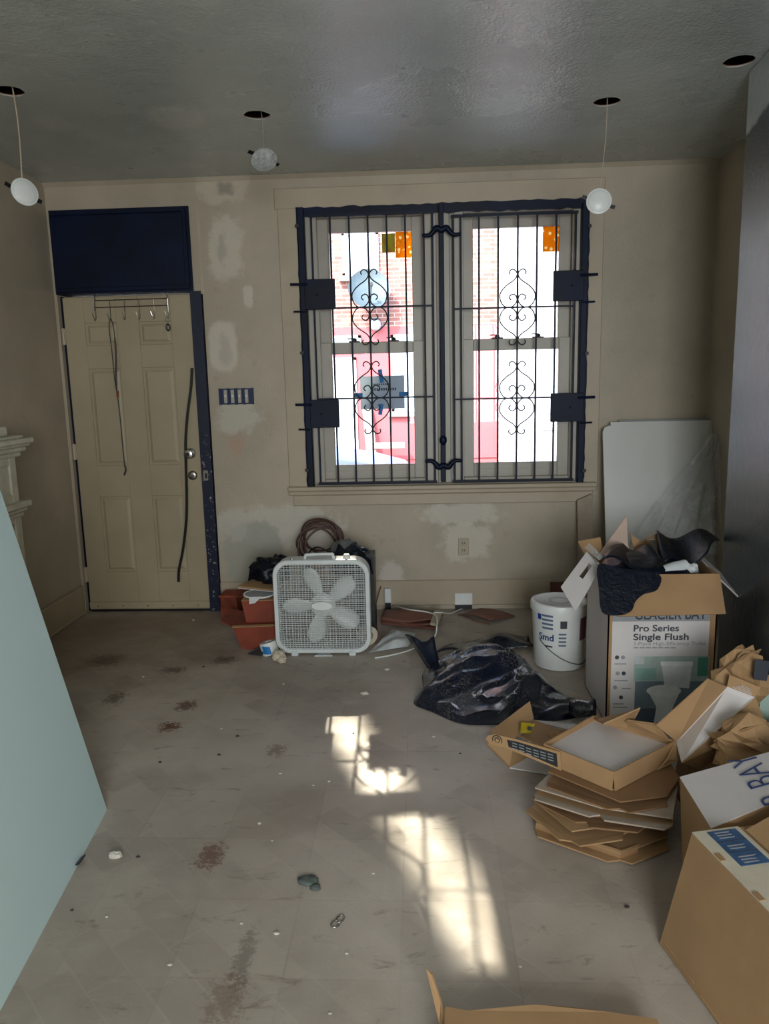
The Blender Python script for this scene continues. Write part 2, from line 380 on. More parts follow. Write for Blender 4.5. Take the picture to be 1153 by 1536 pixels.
def mat_brick():
    t = NT('sunlit_brick'); b = t.n.new('ShaderNodeTexBrick'); mp = t.mapping(rot=(math.radians(90), 0, 0)); t.l.new(mp, b.inputs[0])
    b.inputs['Scale'].default_value = 1; b.inputs['Brick Width'].default_value = 0.21; b.inputs['Row Height'].default_value = 0.072; b.inputs['Mortar Size'].default_value = 0.007
    b.inputs['Color1'].default_value = srgb(150, 100, 92); b.inputs['Color2'].default_value = srgb(120, 78, 72); b.inputs['Mortar'].default_value = srgb(166, 148, 142)
    t.color(b.outputs[0]); t.rough(0.85); return t.m
M_brick = mat_brick()
M_redpaint = simple('red_painted_render', (158, 78, 82), 0.7, 0.05, 2)
M_whitewall = simple('white_render', (180, 181, 184), 0.7, 0.02, 2)
M_street = simple('asphalt', (120, 120, 122), 0.85, 0.1, 4)
M_pave = simple('concrete_pavement', (140, 136, 130), 0.85, 0.08, 4)
M_car = simple('pale_blue_car_paint', (112, 132, 160), 0.4, 0.02)
M_carglass = simple('dark_car_glass', (40, 46, 54), 0.08, 0.02)
M_dish = simple('grey_dish_paint', (66, 82, 90), 0.6, 0.05)
M_extframe = simple('white_outdoor_frame', (168, 174, 178), 0.5, 0.03)
M_extpane = simple('reflective_far_pane', (150, 164, 174), 0.12, 0.05, 3)

# ------------------------------------------------------------------ the room shell
LX, RX, CZ, RY = -2.28, 1.78, 2.73, -2.2          # left wall, right wall, ceiling, rear wall
WT = 0.24                                          # wall thickness
O_X0, O_X1, O_Z0, O_Z1 = -0.725, 1.03, 0.835, 2.53  # window opening
DX0, DX1, DZ1 = -2.262, -1.335, 2.57               # door opening, transom included

fl = MB().box(LX - .2, RX + .2, RY - .2, D + WT, -0.12, 0).build('floor', M_floor); struct(fl, 'dusty worn grey-brown vinyl floor of the room', 'floor')

def frontwall():
    m = MB(); y0, y1 = D, D + WT
    m.box(LX - WT, DX0, y0, y1, 0, CZ + .25)
    m.box(DX0, DX1, y0, y1, DZ1, CZ + .25)
    m.box(DX1, O_X0, y0, y1, 0, CZ + .25)
    m.box(O_X0, O_X1, y0, y1, 0, O_Z0)
    m.box(O_X0, O_X1, y0, y1, O_Z1, CZ + .25)
    m.box(O_X1, RX + WT, y0, y1, 0, CZ + .25)
    o = m.build('wall_front', M_wall); struct(o, 'beige patched wall with the barred windows and the door', 'wall')
frontwall()
struct(MB().box(LX - WT, LX, RY - WT, D, 0, CZ + .25).build('wall_left', M_wall_left), 'plain beige painted side wall beside the door', 'wall')
struct(MB().box(RX, RX + WT, RY - WT, D, 0, CZ + .25).build('wall_right', M_wall_right), 'plain beige side wall behind the leaning white panels', 'wall')
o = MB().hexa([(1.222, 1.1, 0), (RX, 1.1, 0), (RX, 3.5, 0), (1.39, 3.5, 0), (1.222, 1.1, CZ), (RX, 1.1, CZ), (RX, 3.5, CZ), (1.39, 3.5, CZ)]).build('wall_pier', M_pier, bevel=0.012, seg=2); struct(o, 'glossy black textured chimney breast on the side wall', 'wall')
# rear wall with the window that lights the room from behind
m = MB(); m.box(LX, -0.2, RY - WT, RY, 0, CZ + .2); m.box(1.4, RX, RY - WT, RY, 0, CZ + .2); m.box(-0.2, 1.4, RY - WT, RY, 0, .75); m.box(-0.2, 1.4, RY - WT, RY, 2.35, CZ + .2)
struct(m.build('wall_rear', M_wall_right), 'plain rear wall behind the viewer with one window', 'wall')
wr = MB().box(-0.2, 1.4, RY - .2, RY - .17, .75, 2.35).build('window_3', M_whitewall); struct(wr, 'rear window shut by a white blind added to keep the sun out', 'window')  # blind added unseen to shut direct sun out of the opening

HOLES = [onz(14, 137, CZ), onz(385, 173, CZ), onz(910, 153, CZ), onz(1108, 92, CZ)]
def ceiling():
    cu = bpy.data.curves.new('ceiling', 'CURVE'); cu.dimensions = '2D'; cu.fill_mode = 'BOTH'; cu.extrude = 0.002
    def poly(pts):
        s = cu.splines.new('POLY'); s.points.add(len(pts) - 1); s.use_cyclic_u = True
        for p, q in zip(s.points, pts): p.co = (q[0], q[1], 0, 1)
    poly([(LX - .01, RY - .01), (RX + .01, RY - .01), (RX + .01, D + .01), (LX - .01, D + .01)])
    rnd = random.Random(3)
    for h in HOLES:
        poly([(h.x + (0.060 + rnd.uniform(-.003, .003)) * math.cos(a * math.pi / 14), h.y + (0.060 + rnd.uniform(-.003, .003)) * math.sin(a * math.pi / 14)) for a in range(28)])
    t = bpy.data.objects.new('tmp', cu); col.objects.link(t); dg = bpy.context.evaluated_depsgraph_get(); dg.update()
    me = bpy.data.meshes.new_from_object(t.evaluated_get(dg)); bpy.data.objects.remove(t)
    me.materials.clear(); me.materials.append(M_ceiling)
    o = bpy.data.objects.new('ceiling', me); col.objects.link(o); o.location = (0, 0, CZ + 0.002)
    struct(o, 'grey glossy textured ceiling with round light holes', 'ceiling')
ceiling()
struct(MB().box(LX - WT, RX + WT, RY - WT, D + WT, CZ + .16, CZ + .4).build('roof_deck', M_wood), 'floor boards above the ceiling', 'roof')
for h, where in zip(HOLES, ('nearest the left side wall', 'above the clear hanging lamp', 'above the opaque white hanging lamp by the window', 'beside the black chimney breast')):
    o = MB().lathe([(0.0625, 0), (0.0625, 0.004), (0.085, 0.004), (0.085, 0)], 24, (h.x, h.y, CZ + .0042), caps=False)
    tag(o.build('light_hole_cavity', M_wood), 'dark round light hole cut in the ceiling ' + where, 'hole', kind='structure')

# cornice-like soft joint of ceiling and front wall
struct(MB().slab([(LX, D, CZ - .022), (LX, D - .022, CZ), (RX, D - .022, CZ), (RX, D, CZ - .022)], 0.004).build('trim_4', M_wall), 'soft plaster joint between ceiling and window wall', 'trim')

# baseboards
m = MB(); m.box(DX1 + .0, RX, D - .02, D, 0.03, 0.20); struct(m.build('baseboard_front', M_trim, bevel=.006), 'beige baseboard under the windows', 'baseboard')
m = MB(); m.box(LX, LX + .022, 3.7, D - .02, 0.0, 0.19); m.box(LX + .022, LX + .03, 3.7, D - .02, 0.0, 0.02); struct(m.build('baseboard_left', M_door, bevel=.006), 'tan baseboard beside the door', 'baseboard')

# window casing, stool and apron, navy edge
cas = thing('trim_1', 'beige flat casing and sill around the pair of barred windows', 'trim'); cas['kind'] = 'structure'
MB().box(-0.845, O_X0, D - .012, D, 0.78, 2.65).build('casing_board', M_trim, cas, bevel=.004)
MB().box(O_X1, 1.12, D - .012, D, 0.78, 2.65).build('casing_board', M_trim, cas, bevel=.004)
MB().box(-0.86, 1.12, D - .016, D, O_Z1 + .0, 2.65).build('head_board', M_trim, cas, bevel=.004)
MB().box(-0.85, 1.11, D - .055, D, O_Z0 - .032, O_Z0 - .003).build('stool', M_trim, cas, bevel=.008, seg=2)
MB().box(-0.85, 1.11, D - .03, D, O_Z0 - .062, O_Z0 - .032).build('sill_moulding', M_trim, cas, bevel=.008, seg=2)
MB().box(-0.82, 1.09, D - .02, D, O_Z0 - .13, O_Z0 - .062).build('apron', M_trim, cas, bevel=.004)
edge = thing('trim_2', 'rough navy painted edge around the window opening', 'trim'); edge['kind'] = 'structure'
def ragged(name, x0, x1, z0, z1, y, amp, seed, horizontal=True, n=40):
    rnd = random.Random(seed); a = []; b = []
    for i in range(n + 1):
        t = i / n
        if horizontal:
            a.append((x0 + (x1 - x0) * t, y, z0 + rnd.uniform(-amp, amp))); b.append((x0 + (x1 - x0) * t, y, z1 + rnd.uniform(-amp, amp)))
        else:
            a.append((x0 + rnd.uniform(-amp, amp), y, z0 + (z1 - z0) * t)); b.append((x1 + rnd.uniform(-amp, amp), y, z0 + (z1 - z0) * t))
    m = MB(); vs = a + b + [(p[0], p[1] + .012, p[2]) for p in a + b]; k = n + 1; fs = []
    for i in range(n):
        fs += [(i, i + 1, k + i + 1, k + i), (i, 2 * k + i, 2 * k + i + 1, i + 1), (k + i, k + i + 1, 3 * k + i + 1, 3 * k + i)]
    fs += [(0, k, 3 * k, 2 * k), (n, 2 * k + n, 3 * k + n, k + n)]
    m.add(vs, fs); return m
ragged('top', O_X0 - .005, O_X1 + .005, O_Z1 - .05, O_Z1 + .005, D - .02, .006, 1).build('painted_edge', M_navy, edge)
ragged('l', O_X0 - .004, O_X0 + .03, O_Z0 - .005, O_Z1, D - .021, .003, 2, False).build('painted_edge', M_navy, edge)
ragged('r', O_X1 - .03, O_X1 + .004, O_Z0 + .02, O_Z1, D - .021, .003, 3, False).build('painted_edge', M_navy, edge)

# the two sash windows
def window(name, label, x0, x1, gx0, gx1):
    root = thing(name, label, 'window', ((x0 + x1) / 2, D + .1, O_Z0)); root['kind'] = 'structure'; off = root.location
    gz0, gz1, rz = 0.957, 2.405, 1.70
    def frame(nm, ax0, ax1, az0, az1, bx0, bx1, bz0, bz1, y0, y1, mat=M_sash, bev=.004):
        m = MB(off); m.box(ax0, bx0, y0, y1, az0, az1); m.box(bx1, ax1, y0, y1, az0, az1); m.box(bx0, bx1, y0, y1, az0, bz0); m.box(bx0, bx1, y0, y1, bz1, az1)
        return m.build(nm, mat, root, bevel=bev)
    sx0, sx1 = gx0 - .075, gx1 + .075
    frame('frame', x0, x1, O_Z0, O_Z1, sx0, sx1, O_Z0 + .03, O_Z1 - .04, D + .03, D + .2)
    frame('inner_stop', x0 + .03, x1 - .03, O_Z0 + .01, O_Z1 - .02, sx0 + .01, sx1 - .01, O_Z0 + .035, O_Z1 - .05, D + .015, D + .045)
    frame('upper_sash', sx0, sx1, rz - .03, O_Z1 - .04, gx0, gx1, rz + .028, gz1, D + .105, D + .14)
    frame('lower_sash', sx0, sx1, O_Z0 + .03, rz + .035, gx0, gx1, gz0, rz - .036, D + .062, D + .1)
    MB(off).box(gx0 - .01, gx1 + .01, D + .12, D + .124, rz, gz1 + .01).build('pane', M_glass, root)
    MB(off).box(gx0 - .01, gx1 + .01, D + .079, D + .083, gz0 - .01, rz).build('pane', M_glass, root)
    for k in (0.28, 0.76):
        cx = gx0 + (gx1 - gx0) * k
        m = MB(off).box(cx - .035, cx + .035, D + .065, D + .1, rz + .035, rz + .043)
        m.lathe([(.016, 0), (.014, .014), (.006, .018)], 12, (cx, D + .082, rz + .043)); m.box(cx - .045, cx + .005, D + .07, D + .08, rz + .055, rz + .062)
        m.build('sash_lock', M_iron_dark, root, bevel=.002)
    m = MB(off)
    for k in range(2): m.box(sx0 + .01, sx1 - .01, D + .056, D + .063, O_Z0 + .045 + k * .035, O_Z0 + .049 + k * .035)
    m.build('bottom_rail_ridge', M_sash, root)
    return root
window('window_1', 'sash window next to the door, with the paper sign taped inside', O_X0 + .012, .12, -.548, -.033)
window('window_2', 'sash window farther from the door, facing the white house', .195, O_X1 - .012, .347, .877)
struct(MB().box(.115, .20, D + .02, D + .2, O_Z0, O_Z1).build('trim_5', M_sash, bevel=.006), 'beige mullion post between the two windows', 'trim')

# ------------------------------------------------------------------ security grilles
GY = D - .03
SC = [(552, 758), (540, 745), (545, 730), (565, 722), (582, 735), (586, 765), (562, 795), (530, 803), (500, 787), (482, 752), (484, 712), (518, 671), (570, 634), (588, 602), (578, 580), (560, 570), (545, 576), (539, 590), (546, 601)]
def scroll(off, cx, cz, sx, sz):
    pts = [(cx + sx * (q[0] - 590) * .00096 - sx * .001, GY - .004, cz + sz * (803 - q[1]) * .00096) for q in SC]
    return MB(off).tube(smooth_path(pts, 4), .0042, 6)
def grille(label, bars, frame_x, plates, end_x, dark):
    """bars: pixel columns at the top; everything hangs in the plane GY"""
    root = thing('security_grille', label, 'grille', ((bars[0] + bars[-1]) / 2 and ony((bars[0] + bars[-1]) / 2, 725, GY)), 'security grilles over the two windows')
    off = root.location
    X = [ony(b, 322, GY).x for b in bars]
    zt = ony(bars[3], 321, GY).z; zb = 0.85
    z1 = ony(bars[3], 461, GY).z; z2 = ony(bars[3], 597, GY).z
    for x in X: MB(off).box(x - .0055, x + .0055, GY - .0055, GY + .0055, zb, zt).build('bar', M_iron, root)
    x0, x1 = min(X + [end_x]), max(X + [end_x])
    for z in (zt, zb): MB(off).box(x0 - .012, x1 + .012, GY - .009, GY + .007, z - .008, z + .008).build('rail', M_iron, root)
    for z in (z1, z2): MB(off).box(x0, x1, GY - .009, GY - .003, z - .005, z + .005).build('rail', M_iron, root)
    MB(off).box(end_x - .006, end_x + .006, GY - .008, GY + .008, zb, zt).build('end_bar', M_iron, root)
    MB(off).box(frame_x - .02, frame_x + .02, GY - .012, GY + .03, zb - .03, zt + .05).build('hinge_post', M_navy, root, bevel=.004)
    for z in (z1, z2):
        for sx in (1, -1):
            for sz in (1, -1): scroll(off, X[3], z, sx, sz).build('scroll', M_iron_dark, root, smooth=True)
    for (px0, px1, py0, py1) in plates:
        a = ony(px0, py1, GY - .02); b = ony(px1, py0, GY - .02)
        pl = MB(off).box(a.x, b.x, GY - .028, GY - .012, a.z, b.z).build('lock_plate', M_navy, root, bevel=.003)
        side = -1 if frame_x < X[3] else 1
        ex = frame_x + side * .075
        MB(off).tube([(frame_x - side * .03, GY - .03, b.z - .03), (ex, GY - .03, b.z - .028)], .008, 8).build('bolt_rod', M_navy, pl)
        m = MB(off).tube([(frame_x - side * .01, GY - .022, a.z - .01), (ex - side * .012, GY - .022, a.z - .008)], .0055, 8)
        m.build('bolt_rod', M_navy, pl)
        MB(off).lathe([(.007, 0), (.007, .006), (.003, .008)], 10, ((a.x + b.x) / 2 - side * -.02, GY - .028, (a.z + b.z) / 2), (0, -1, 0)).build('rivet', M_iron, pl)
    for py in (340, 530, 705):
        p = ony(440 if frame_x < X[3] else 886, py, GY); side = -1 if frame_x < X[3] else 1
        MB(off).tube([(frame_x, GY - .01, p.z), (frame_x + side * .035, GY - .01, p.z)], .006, 8).lathe([(.012, 0), (.012, .008)], 10, (frame_x + side * .02, GY - .022, p.z), (0, -1, 0)).build('anchor_bolt', M_iron_dark, root)
    return root
grille('navy iron grille with scrolls over the window next to the door', [466, 494, 522.6, 550.8, 579, 607, 635], -0.70, [(458, 502, 418, 465), (466, 508, 599, 642)], ony(648, 322, GY).x, 0)
grille('navy iron grille with scrolls over the window farther from the door', [690.6, 718, 747, 776.7, 805.6, 834.4, 864], 1.005, [(829, 876, 405, 452), (825, 875, 589, 633)], ony(679, 322, GY).x, 0)
def latch_post():
    x = ony(663, 500, GY).x
    root = thing('grille_latch_post', 'navy iron post with curled clips joining the two grilles', 'post', (x, GY, .85)); off = root.location
    MB(off).box(x - .015, x + .015, GY - .02, GY - .002, .85, 2.52).build('post', M_navy, root, bevel=.003)
    for py, s in ((352, 1), (692, -1)):
        z = ony(663, py, GY).z
        pts = [(-.115, -.004), (-.075, -.006), (-.05, .012), (-.03, .035), (0, .022), (.03, .035), (.05, .012), (.075, -.006), (.115, -.004)]
        q = smooth_path([(x + a, GY - .026, z + s * b) for a, b in pts], 5)
        m = MB(off)
        m.tube(q, [.010 + .008 * math.sin(math.pi * i / (len(q) - 1)) for i in range(len(q))], 8); m.build('curled_clip', M_navy, root, smooth=True)
    z = ony(663, 660, GY).z
    MB(off).lathe([(.012, -.03), (.022, -.012), (.022, .012), (.012, .03)], 14, (x, GY - .012, z)).build('collar', M_navy, root, smooth=True)
latch_post()

# ------------------------------------------------------------------ things stuck in the windows
def sticker(label, x0, x1, y0, y1, mat, Y, name='window_sticker'):
    a = ony(x0, y1, Y); b = ony(x1, y0, Y)
    m = MB().box(a.x, b.x, Y, Y + .0015, a.z, b.z); tag(m.build(name, mat), label, 'sticker')
sticker('amber flowered sticker in the window next to the door', 593.5, 618, 347, 387, M_amber, D + .117)
sticker('plain olive sticker beside the amber one on the pane', 573, 592, 350, 379, M_olive, D + .117)
sticker('amber flowered sticker in the window farther from the door', 813.5, 841, 339, 378, M_amber, D + .117)
def paper_sign():
    Y = D + .074; a = ony(541, 614, Y); b = ony(606, 563, Y)
    root = thing('paper_sign', 'grey paper sign taped to the lower window pane with blue tape', 'sign', ((a.x + b.x) / 2, Y, a.z)); off = root.location
    sh = mat_backlit('grey_sign_paper', (176, 186, 192), (172, 182, 188), 3)
    MB(off).box(a.x, b.x, Y, Y + .002, a.z, b.z).build('sheet', sh, root)
    pr = simple('faint_sign_print', (70, 80, 88), 0.8, 0.03)
    m = MB(off)
    for i in range(9): x = a.x + .085 + i * .012; m.box(x, x + .008, Y - .0008, Y, b.z - .058, b.z - .048)
    m.build('print_line', pr, root)
    m = MB(off)
    for i in range(11): x = a.x + .075 + i * .0145; m.box(x, x + .010, Y - .0008, Y, b.z - .092, b.z - .076)
    m.build('print_line', pr, root)
    for (px, py, w, h, r) in ((571, 564, 4, 12, 8), (537, 593, 9, 4, 0), (605, 591, 9, 4, 0), (571, 614, 4, 10, -10)):
        p = ony(px, py, Y - .0015); s = .0043; w, h = w * s / 1.6 * 1.2, h * s / 1.6 * 1.3
        c, sn = math.cos(math.radians(r)), math.sin(math.radians(r))
        MB(off).slab([(p.x + c * u - sn * v, Y - .002, p.z + sn * u + c * v) for u, v in ((-w, -h), (w, -h), (w, h), (-w, h))], .0012).build('tape', M_bluetape, root)
paper_sign()

# ------------------------------------------------------------------ front door
def door():
    root = thing('door_1', 'cream six panel front door between navy jamb and side wall', 'door', (-1.83, D, 0)); root['kind'] = 'structure'; off = root.location
    x0, x1, z0, z1 = -2.236, -1.418, 0.012, 2.052; y0, y1 = D + .012, D + .055
    zs = [ony(240, y, D + .012).z for y in (482, 516, 551, 697, 744, 857)]
    w = x1 - x0; cx = [x0 + .135, x0 + .335, x0 + .475, x0 + .68]
    cols = [(x0 + .13, x0 + .335), (x0 + .478, x0 + .683)]; rows = [(zs[1], zs[0]), (zs[3], zs[2]), (zs[5], zs[4])]
    m = MB(off); m.box(x0, x1, y0 + .012, y1, z0, z1)
    m.box(x0, cols[0][0], y0, y0 + .013, z0, z1); m.box(cols[0][1], cols[1][0], y0, y0 + .013, z0, z1); m.box(cols[1][1], x1, y0, y0 + .013, z0, z1)
    for c in cols:
        prev = z0
        for r in sorted(rows): m.box(c[0], c[1], y0, y0 + .013, prev, r[0]); prev = r[1]
        m.box(c[0], c[1], y0, y0 + .013, prev, z1)
    m.build('slab', M_door, root, bevel=.003)
    for c in cols:
        for r in rows:
            p = MB(off); i = .012; k = .03; yb, yf = y0 + .0125, y0 + .003
            a = [(c[0] + i, yb, r[0] + i), (c[1] - i, yb, r[0] + i), (c[1] - i, yb, r[1] - i), (c[0] + i, yb, r[1] - i)]
            b = [(c[0] + k, yf, r[0] + k), (c[1] - k, yf, r[0] + k), (c[1] - k, yf, r[1] - k), (c[0] + k, yf, r[1] - k)]
            p.add(a + b, [(4, 5, 6, 7), (0, 1, 5, 4), (1, 2, 6, 5), (2, 3, 7, 6), (3, 0, 4, 7)]); p.build('panel', M_door, root)
    kp = MB(off).box(x0, x1, y0 - .012, y0, z0 + .01, .068).build('kick_strip', M_door, root, bevel=.003)
    for k in range(5):
        MB(off).lathe([(.004, 0), (.004, .002)], 8, (x0 + .06 + k * .17, y0 - .012, .04), (0, -1, 0)).build('screw', M_iron_dark, kp)
    MB(off).box(x0 + .01, x1 - .01, y0 - .004, y1, 0.0, z0 + .002).build('bottom_seal', M_black, root)
    # knob and deadbolt
    p = ony(286, 680, y0)
    kn = MB(off).lathe([(.034, 0), (.034, .006), (.026, .012), (.013, .018), (.013, .034), (.026, .042), (.030, .052), (.027, .064), (.014, .068)], 24, (p.x, y0, p.z), (0, -1, 0)).build('knob', M_chrome, root, smooth=True, auto=40)
    MB(off).lathe([(.011, 0), (.009, .004)], 16, (p.x, y0 - .068, p.z), (0, -1, 0)).build('knob_button', M_iron_dark, kn)
    p = ony(289, 713, y0)
    db = MB(off).lathe([(.032, 0), (.030, .008), (.024, .014), (.010, .016)], 24, (p.x, y0, p.z), (0, -1, 0)).build('deadbolt', M_chrome, root, smooth=True, auto=40)
    MB(off).box(p.x - .018, p.x + .018, y0 - .026, y0 - .014, p.z - .005, p.z + .005).build('thumb_turn', M_chrome, db, bevel=.002)
    for py in (505, 678, 862):
        p = ony(100, py, y0); m = MB(off).box(x0 - .022, x0 + .002, y0 - .004, y0 + .004, p.z - .05, p.z + .05); m.tube([(x0 - .01, y0 - .006, p.z - .052), (x0 - .01, y0 - .006, p.z + .052)], .006, 8)
        m.build('hinge', M_trim, root)
    # frame pieces
    MB(off).box(DX0, x0 - .003, D + .03, D + .2, 0, 2.06).build('hinge_jamb', M_navy, root)
    MB(off).box(DX0, DX0 + .006, D - .012, D + .03, 0, 2.06).build('hinge_casing', M_trim, root)
    MB(off).box(x0 - .004, x1 + .004, y1 + .002, D + .2, 0, 2.06).build('outer_leaf', M_door, root)
door()
def jamb():
    root = thing('trim_6', 'flaking navy door jamb on the lock side of the door', 'trim', (-1.38, D, 0)); root['kind'] = 'structure'; off = root.location
    t = NT('flaking_navy_paint'); z = t.sep()['Z']
    fl_ = t.math('MULTIPLY', t.ramp(t.noise(34, 5, 0.7), 0.60, 0.66), t.ramp(z, 1.25, 0.9, 0.05, 1.0))
    t.color(t.mix(fl_, srgb(6, 18, 48), srgb(176, 170, 160))); t.rough(0.45); t.bump(t.noise(40, 4), .3, .004)
    ragged('j', -1.410, -1.345, 0, 2.072, D - .02, .003, 9, False, 60).build('jamb_board', t.m, root)
    MB(off).box(-1.415, -1.345, D - .01, D + .2, 0, 2.068).build('jamb', t.m, root)
    ragged('c', -1.346, -1.325, 0.0, 1.45, D - .012, .005, 10, False, 50).build('chipped_plaster_edge', M_core, root)
    ragged('r', -1.35, -1.338, 1.0, 1.45, D - .014, .004, 11, False, 20).build('bare_wood_patch', M_rust, root)
    p = ony(309, 713, D - .02); m = MB(off).box(p.x - .018, p.x + .016, D - .026, D - .018, p.z - .035, p.z + .035); sp = m.build('strike_plate', M_chrome, root, bevel=.002)
    MB(off).box(p.x - .006, p.x + .008, D - .0275, D - .025, p.z - .018, p.z + .014).build('strike_hole_shade', M_iron_dark, sp)  # dark plate laid on for the shade inside the hole
jamb()
def transom():
    root = thing('transom_board', 'large navy board covering the transom over the door', 'board', (-1.83, D, 2.07)); root['kind'] = 'structure'; off = root.location
    ragged('t', -2.268, -1.385, 2.068, 2.572, D - .022, .003, 12, True, 50).build('board_face', M_navy, root)
    MB(off).box(-2.262, -1.39, D - .01, D + .2, 2.07, 2.57).build('board_core', M_navy, root)
    for (a, b, c, d) in ((-2.25, -1.41, 2.535, 2.56), (-2.25, -1.41, 2.08, 2.105), (-1.43, -1.405, 2.1, 2.54)):
        MB(off).box(a, b, D - .03, D - .018, c, d).build('frame_strip', M_navy, root, bevel=.003)
    MB(off).box(-1.345, -1.325, D - .002, D + .1, 2.05, 2.58).build('edge_strip', M_trim, root)
transom()
struct(MB().box(-1.40, DX1, D - .0, D + .2, 2.06, DZ1).build('trim_7', M_wall), 'plaster filling beside the navy transom', 'trim')

# rack, cord, keys and strap on the door
def hook_rack():
    Y = D - .006
    root = thing('over_door_hook_rack', 'thin wire rack with six hooks hung over the door top', 'rack', ony(196, 480, Y)); off = root.location
    P = lambda x, y, dy=0: ony(x, y, Y + dy)
    xs = [142, 164, 186, 208, 230, 251]
    def yy(y, x): return y - (x - 142) * .033
    for x in (142, 250.5):
        MB(off).tube([P(x, yy(442, x), .02), P(x, yy(440, x)), P(x, yy(466, x))], .0028, 6).build('hanger_strap', M_iron_dark, root)
    for y in (451, 461.5):
        MB(off).tube([P(142, y), P(251, yy(y, 251))], .0028, 6).build('cross_wire', M_iron_dark, root)
    for x in xs:
        k = x + 1.2
        MB(off).tube(smooth_path([P(x, yy(451, x)), P(k, yy(468, x)), P(k + .6, yy(477, x), -.008), P(k - .6, yy(481, x), -.02), P(k - 3, yy(476, x), -.03), P(k - 5.5, yy(470, x), -.034)], 4), .0026, 6).build('hook', M_chrome, root)
    return root
hook_rack()
def pxpath(pts, Y): return smooth_path([ony(x, y, Y) for x, y in pts], 5)
Yc = D - .03
rt = thing('door_lanyard', 'thin dark looped cord hanging from a hook on the door', 'cord', ony(187, 712, Yc)); off = rt.location
MB(off).tube(pxpath([(166, 478), (163.5, 490), (168, 530), (172, 570), (176, 592)], Yc), .0026, 6).build('strand', M_black, rt)
MB(off).tube(pxpath([(166, 478), (169.5, 488), (172.5, 510), (174, 540), (174, 570), (176, 592)], Yc - .002), [.0026] * 10 + [.005] * 12 + [.003] * 4, 6).build('strand', M_black, rt)
MB(off).tube(pxpath([(176, 586), (176.5, 596)], Yc), .007, 6).build('knot', M_rust, rt)
MB(off).tube(pxpath([(176, 592), (180, 625), (184, 670), (187, 700)], Yc), .0032, 6).build('tail', M_black, rt)
MB(off).tube(pxpath([(187, 698), (188.5, 705), (186, 713)], Yc), [.003] + [.005] * 9 + [.003], 6).build('tassel', M_black, rt)
rt = thing('key_ring', 'small key ring with dark fob on the last door hook', 'keys', ony(252, 496, Yc)); off = rt.location
c = ony(250, 480, Yc); MB(off).tube([c + Vector((.012 * math.cos(a), 0, .014 * math.sin(a))) for a in [i * math.pi / 8 for i in range(16)]], .0018, 6, True).build('ring', M_chrome, rt)
c = ony(252, 491, Yc); MB(off).tube([c + Vector((.011 * math.cos(a), 0, .019 * math.sin(a))) for a in [i * math.pi / 8 for i in range(16)]], .005, 8, True).build('fob', M_black, rt)
rt = thing('key_blade', 'tiny steel key beside the dark fob', 'keys', ony(248, 484, Yc)); bpy.data.objects.remove(rt)
st = pxpath([(287.5, 552), (286, 580), (281, 620), (278, 660), (278.5, 700), (279.5, 740), (279, 780), (274, 825), (268, 855), (267.5, 873)], D - .035)
m = MB()
for i in range(len(st) - 1):
    a, b = st[i], st[i + 1]; w = .0075
    m.hexa([(a.x - w, a.y, a.z), (a.x + w, a.y, a.z), (a.x + w, a.y + .012, a.z), (a.x - w, a.y + .012, a.z), (b.x - w, b.y, b.z), (b.x + w, b.y, b.z), (b.x + w, b.y + .012, b.z), (b.x - w, b.y + .012, b.z)])
tag(m.build('rubber_strip', M_black), 'long bowed black rubber strip caught behind the door knob', 'strip')

# ------------------------------------------------------------------ switch box, outlets, small wall fittings
def switch_box():
    a = ony(329, 607, D); b = ony(380, 582, D)
    root = thing('switch_box', 'open blue switch box with four bare switches on the wall', 'switch', ((a.x + b.x) / 2, D, a.z)); off = root.location
    bl = simple('blue_box_plastic', (20, 40, 84), 0.5, 0.15)
    MB(off).box(a.x, b.x, D - .004, D + .002, a.z, b.z).build('box', bl, root)
    n = 4; w = (b.x - a.x)
    for i in range(n):
        x = a.x + w * (.20 + i * .2)
        s = MB(off).box(x - .011, x + .011, D - .012, D - .003, a.z + .008, b.z - .008).build('switch_yoke', M_sash, root, bevel=.002)
        MB(off).box(x - .006, x + .006, D - .017, D - .011, a.z + .045, b.z - .04).build('toggle', M_white, s, bevel=.002)
    for i in range(5):
        x = a.x + w * (.04 + i * .23)
        MB(off).box(x - .008, x + .008, D - .009, D - .003, a.z - .002, b.z + .002).build('box_divider', bl, root, bevel=.002)
switch_box()
def outlet():
    p = ony(695, 820, D); root = thing('wall_outlet', 'beige duplex outlet on the wall below the windows', 'outlet', (p.x, D, p.z)); off = root.location
    MB(off).box(p.x - .035, p.x + .035, D - .006, D, p.z - .057, p.z + .057).build('cover_plate', M_trim, root, bevel=.003)
    for s in (-1, 1):
        r = MB(off).box(p.x - .016, p.x + .016, D - .009, D - .005, p.z + s * .024 - .014, p.z + s * .024 + .014).build('receptacle', M_sash, root, bevel=.004)
        for k in (-1, 1): MB(off).box(p.x + k * .006 - .0015, p.x + k * .006 + .0015, D - .0095, D - .0085, p.z + s * .024 - .004, p.z + s * .024 + .007).build('slot', M_dark, r)
    MB(off).lathe([(.003, 0), (.003, .002)], 8, (p.x, D - .006, p.z), (0, -1, 0)).build('screw', M_chrome, root)
outlet()
p = ony(695, 899, D - .02); root = thing('baseboard_plate', 'blank white cover plate on the front baseboard', 'plate', (p.x, D - .02, p.z)); off = root.location
MB(off).box(p.x - .058, p.x + .058, D - .028, D - .02, p.z - .036, p.z + .042).build('plate', M_white, root, bevel=.003)
MB(off).box(p.x - .055, p.x + .055, D - .03, D - .02, p.z - .062, p.z - .036).build('box_edge', M_iron_dark, root)
p = ony(582, 906, D - .03); root = thing('plug_adapter', 'small white plug block standing by the baseboard', 'plug', (p.x, D - .04, 0)); off = root.location
MB(off).box(p.x - .022, p.x + .022, D - .06, D - .02, 0.06, .155).build('body', M_white, root, bevel=.005)
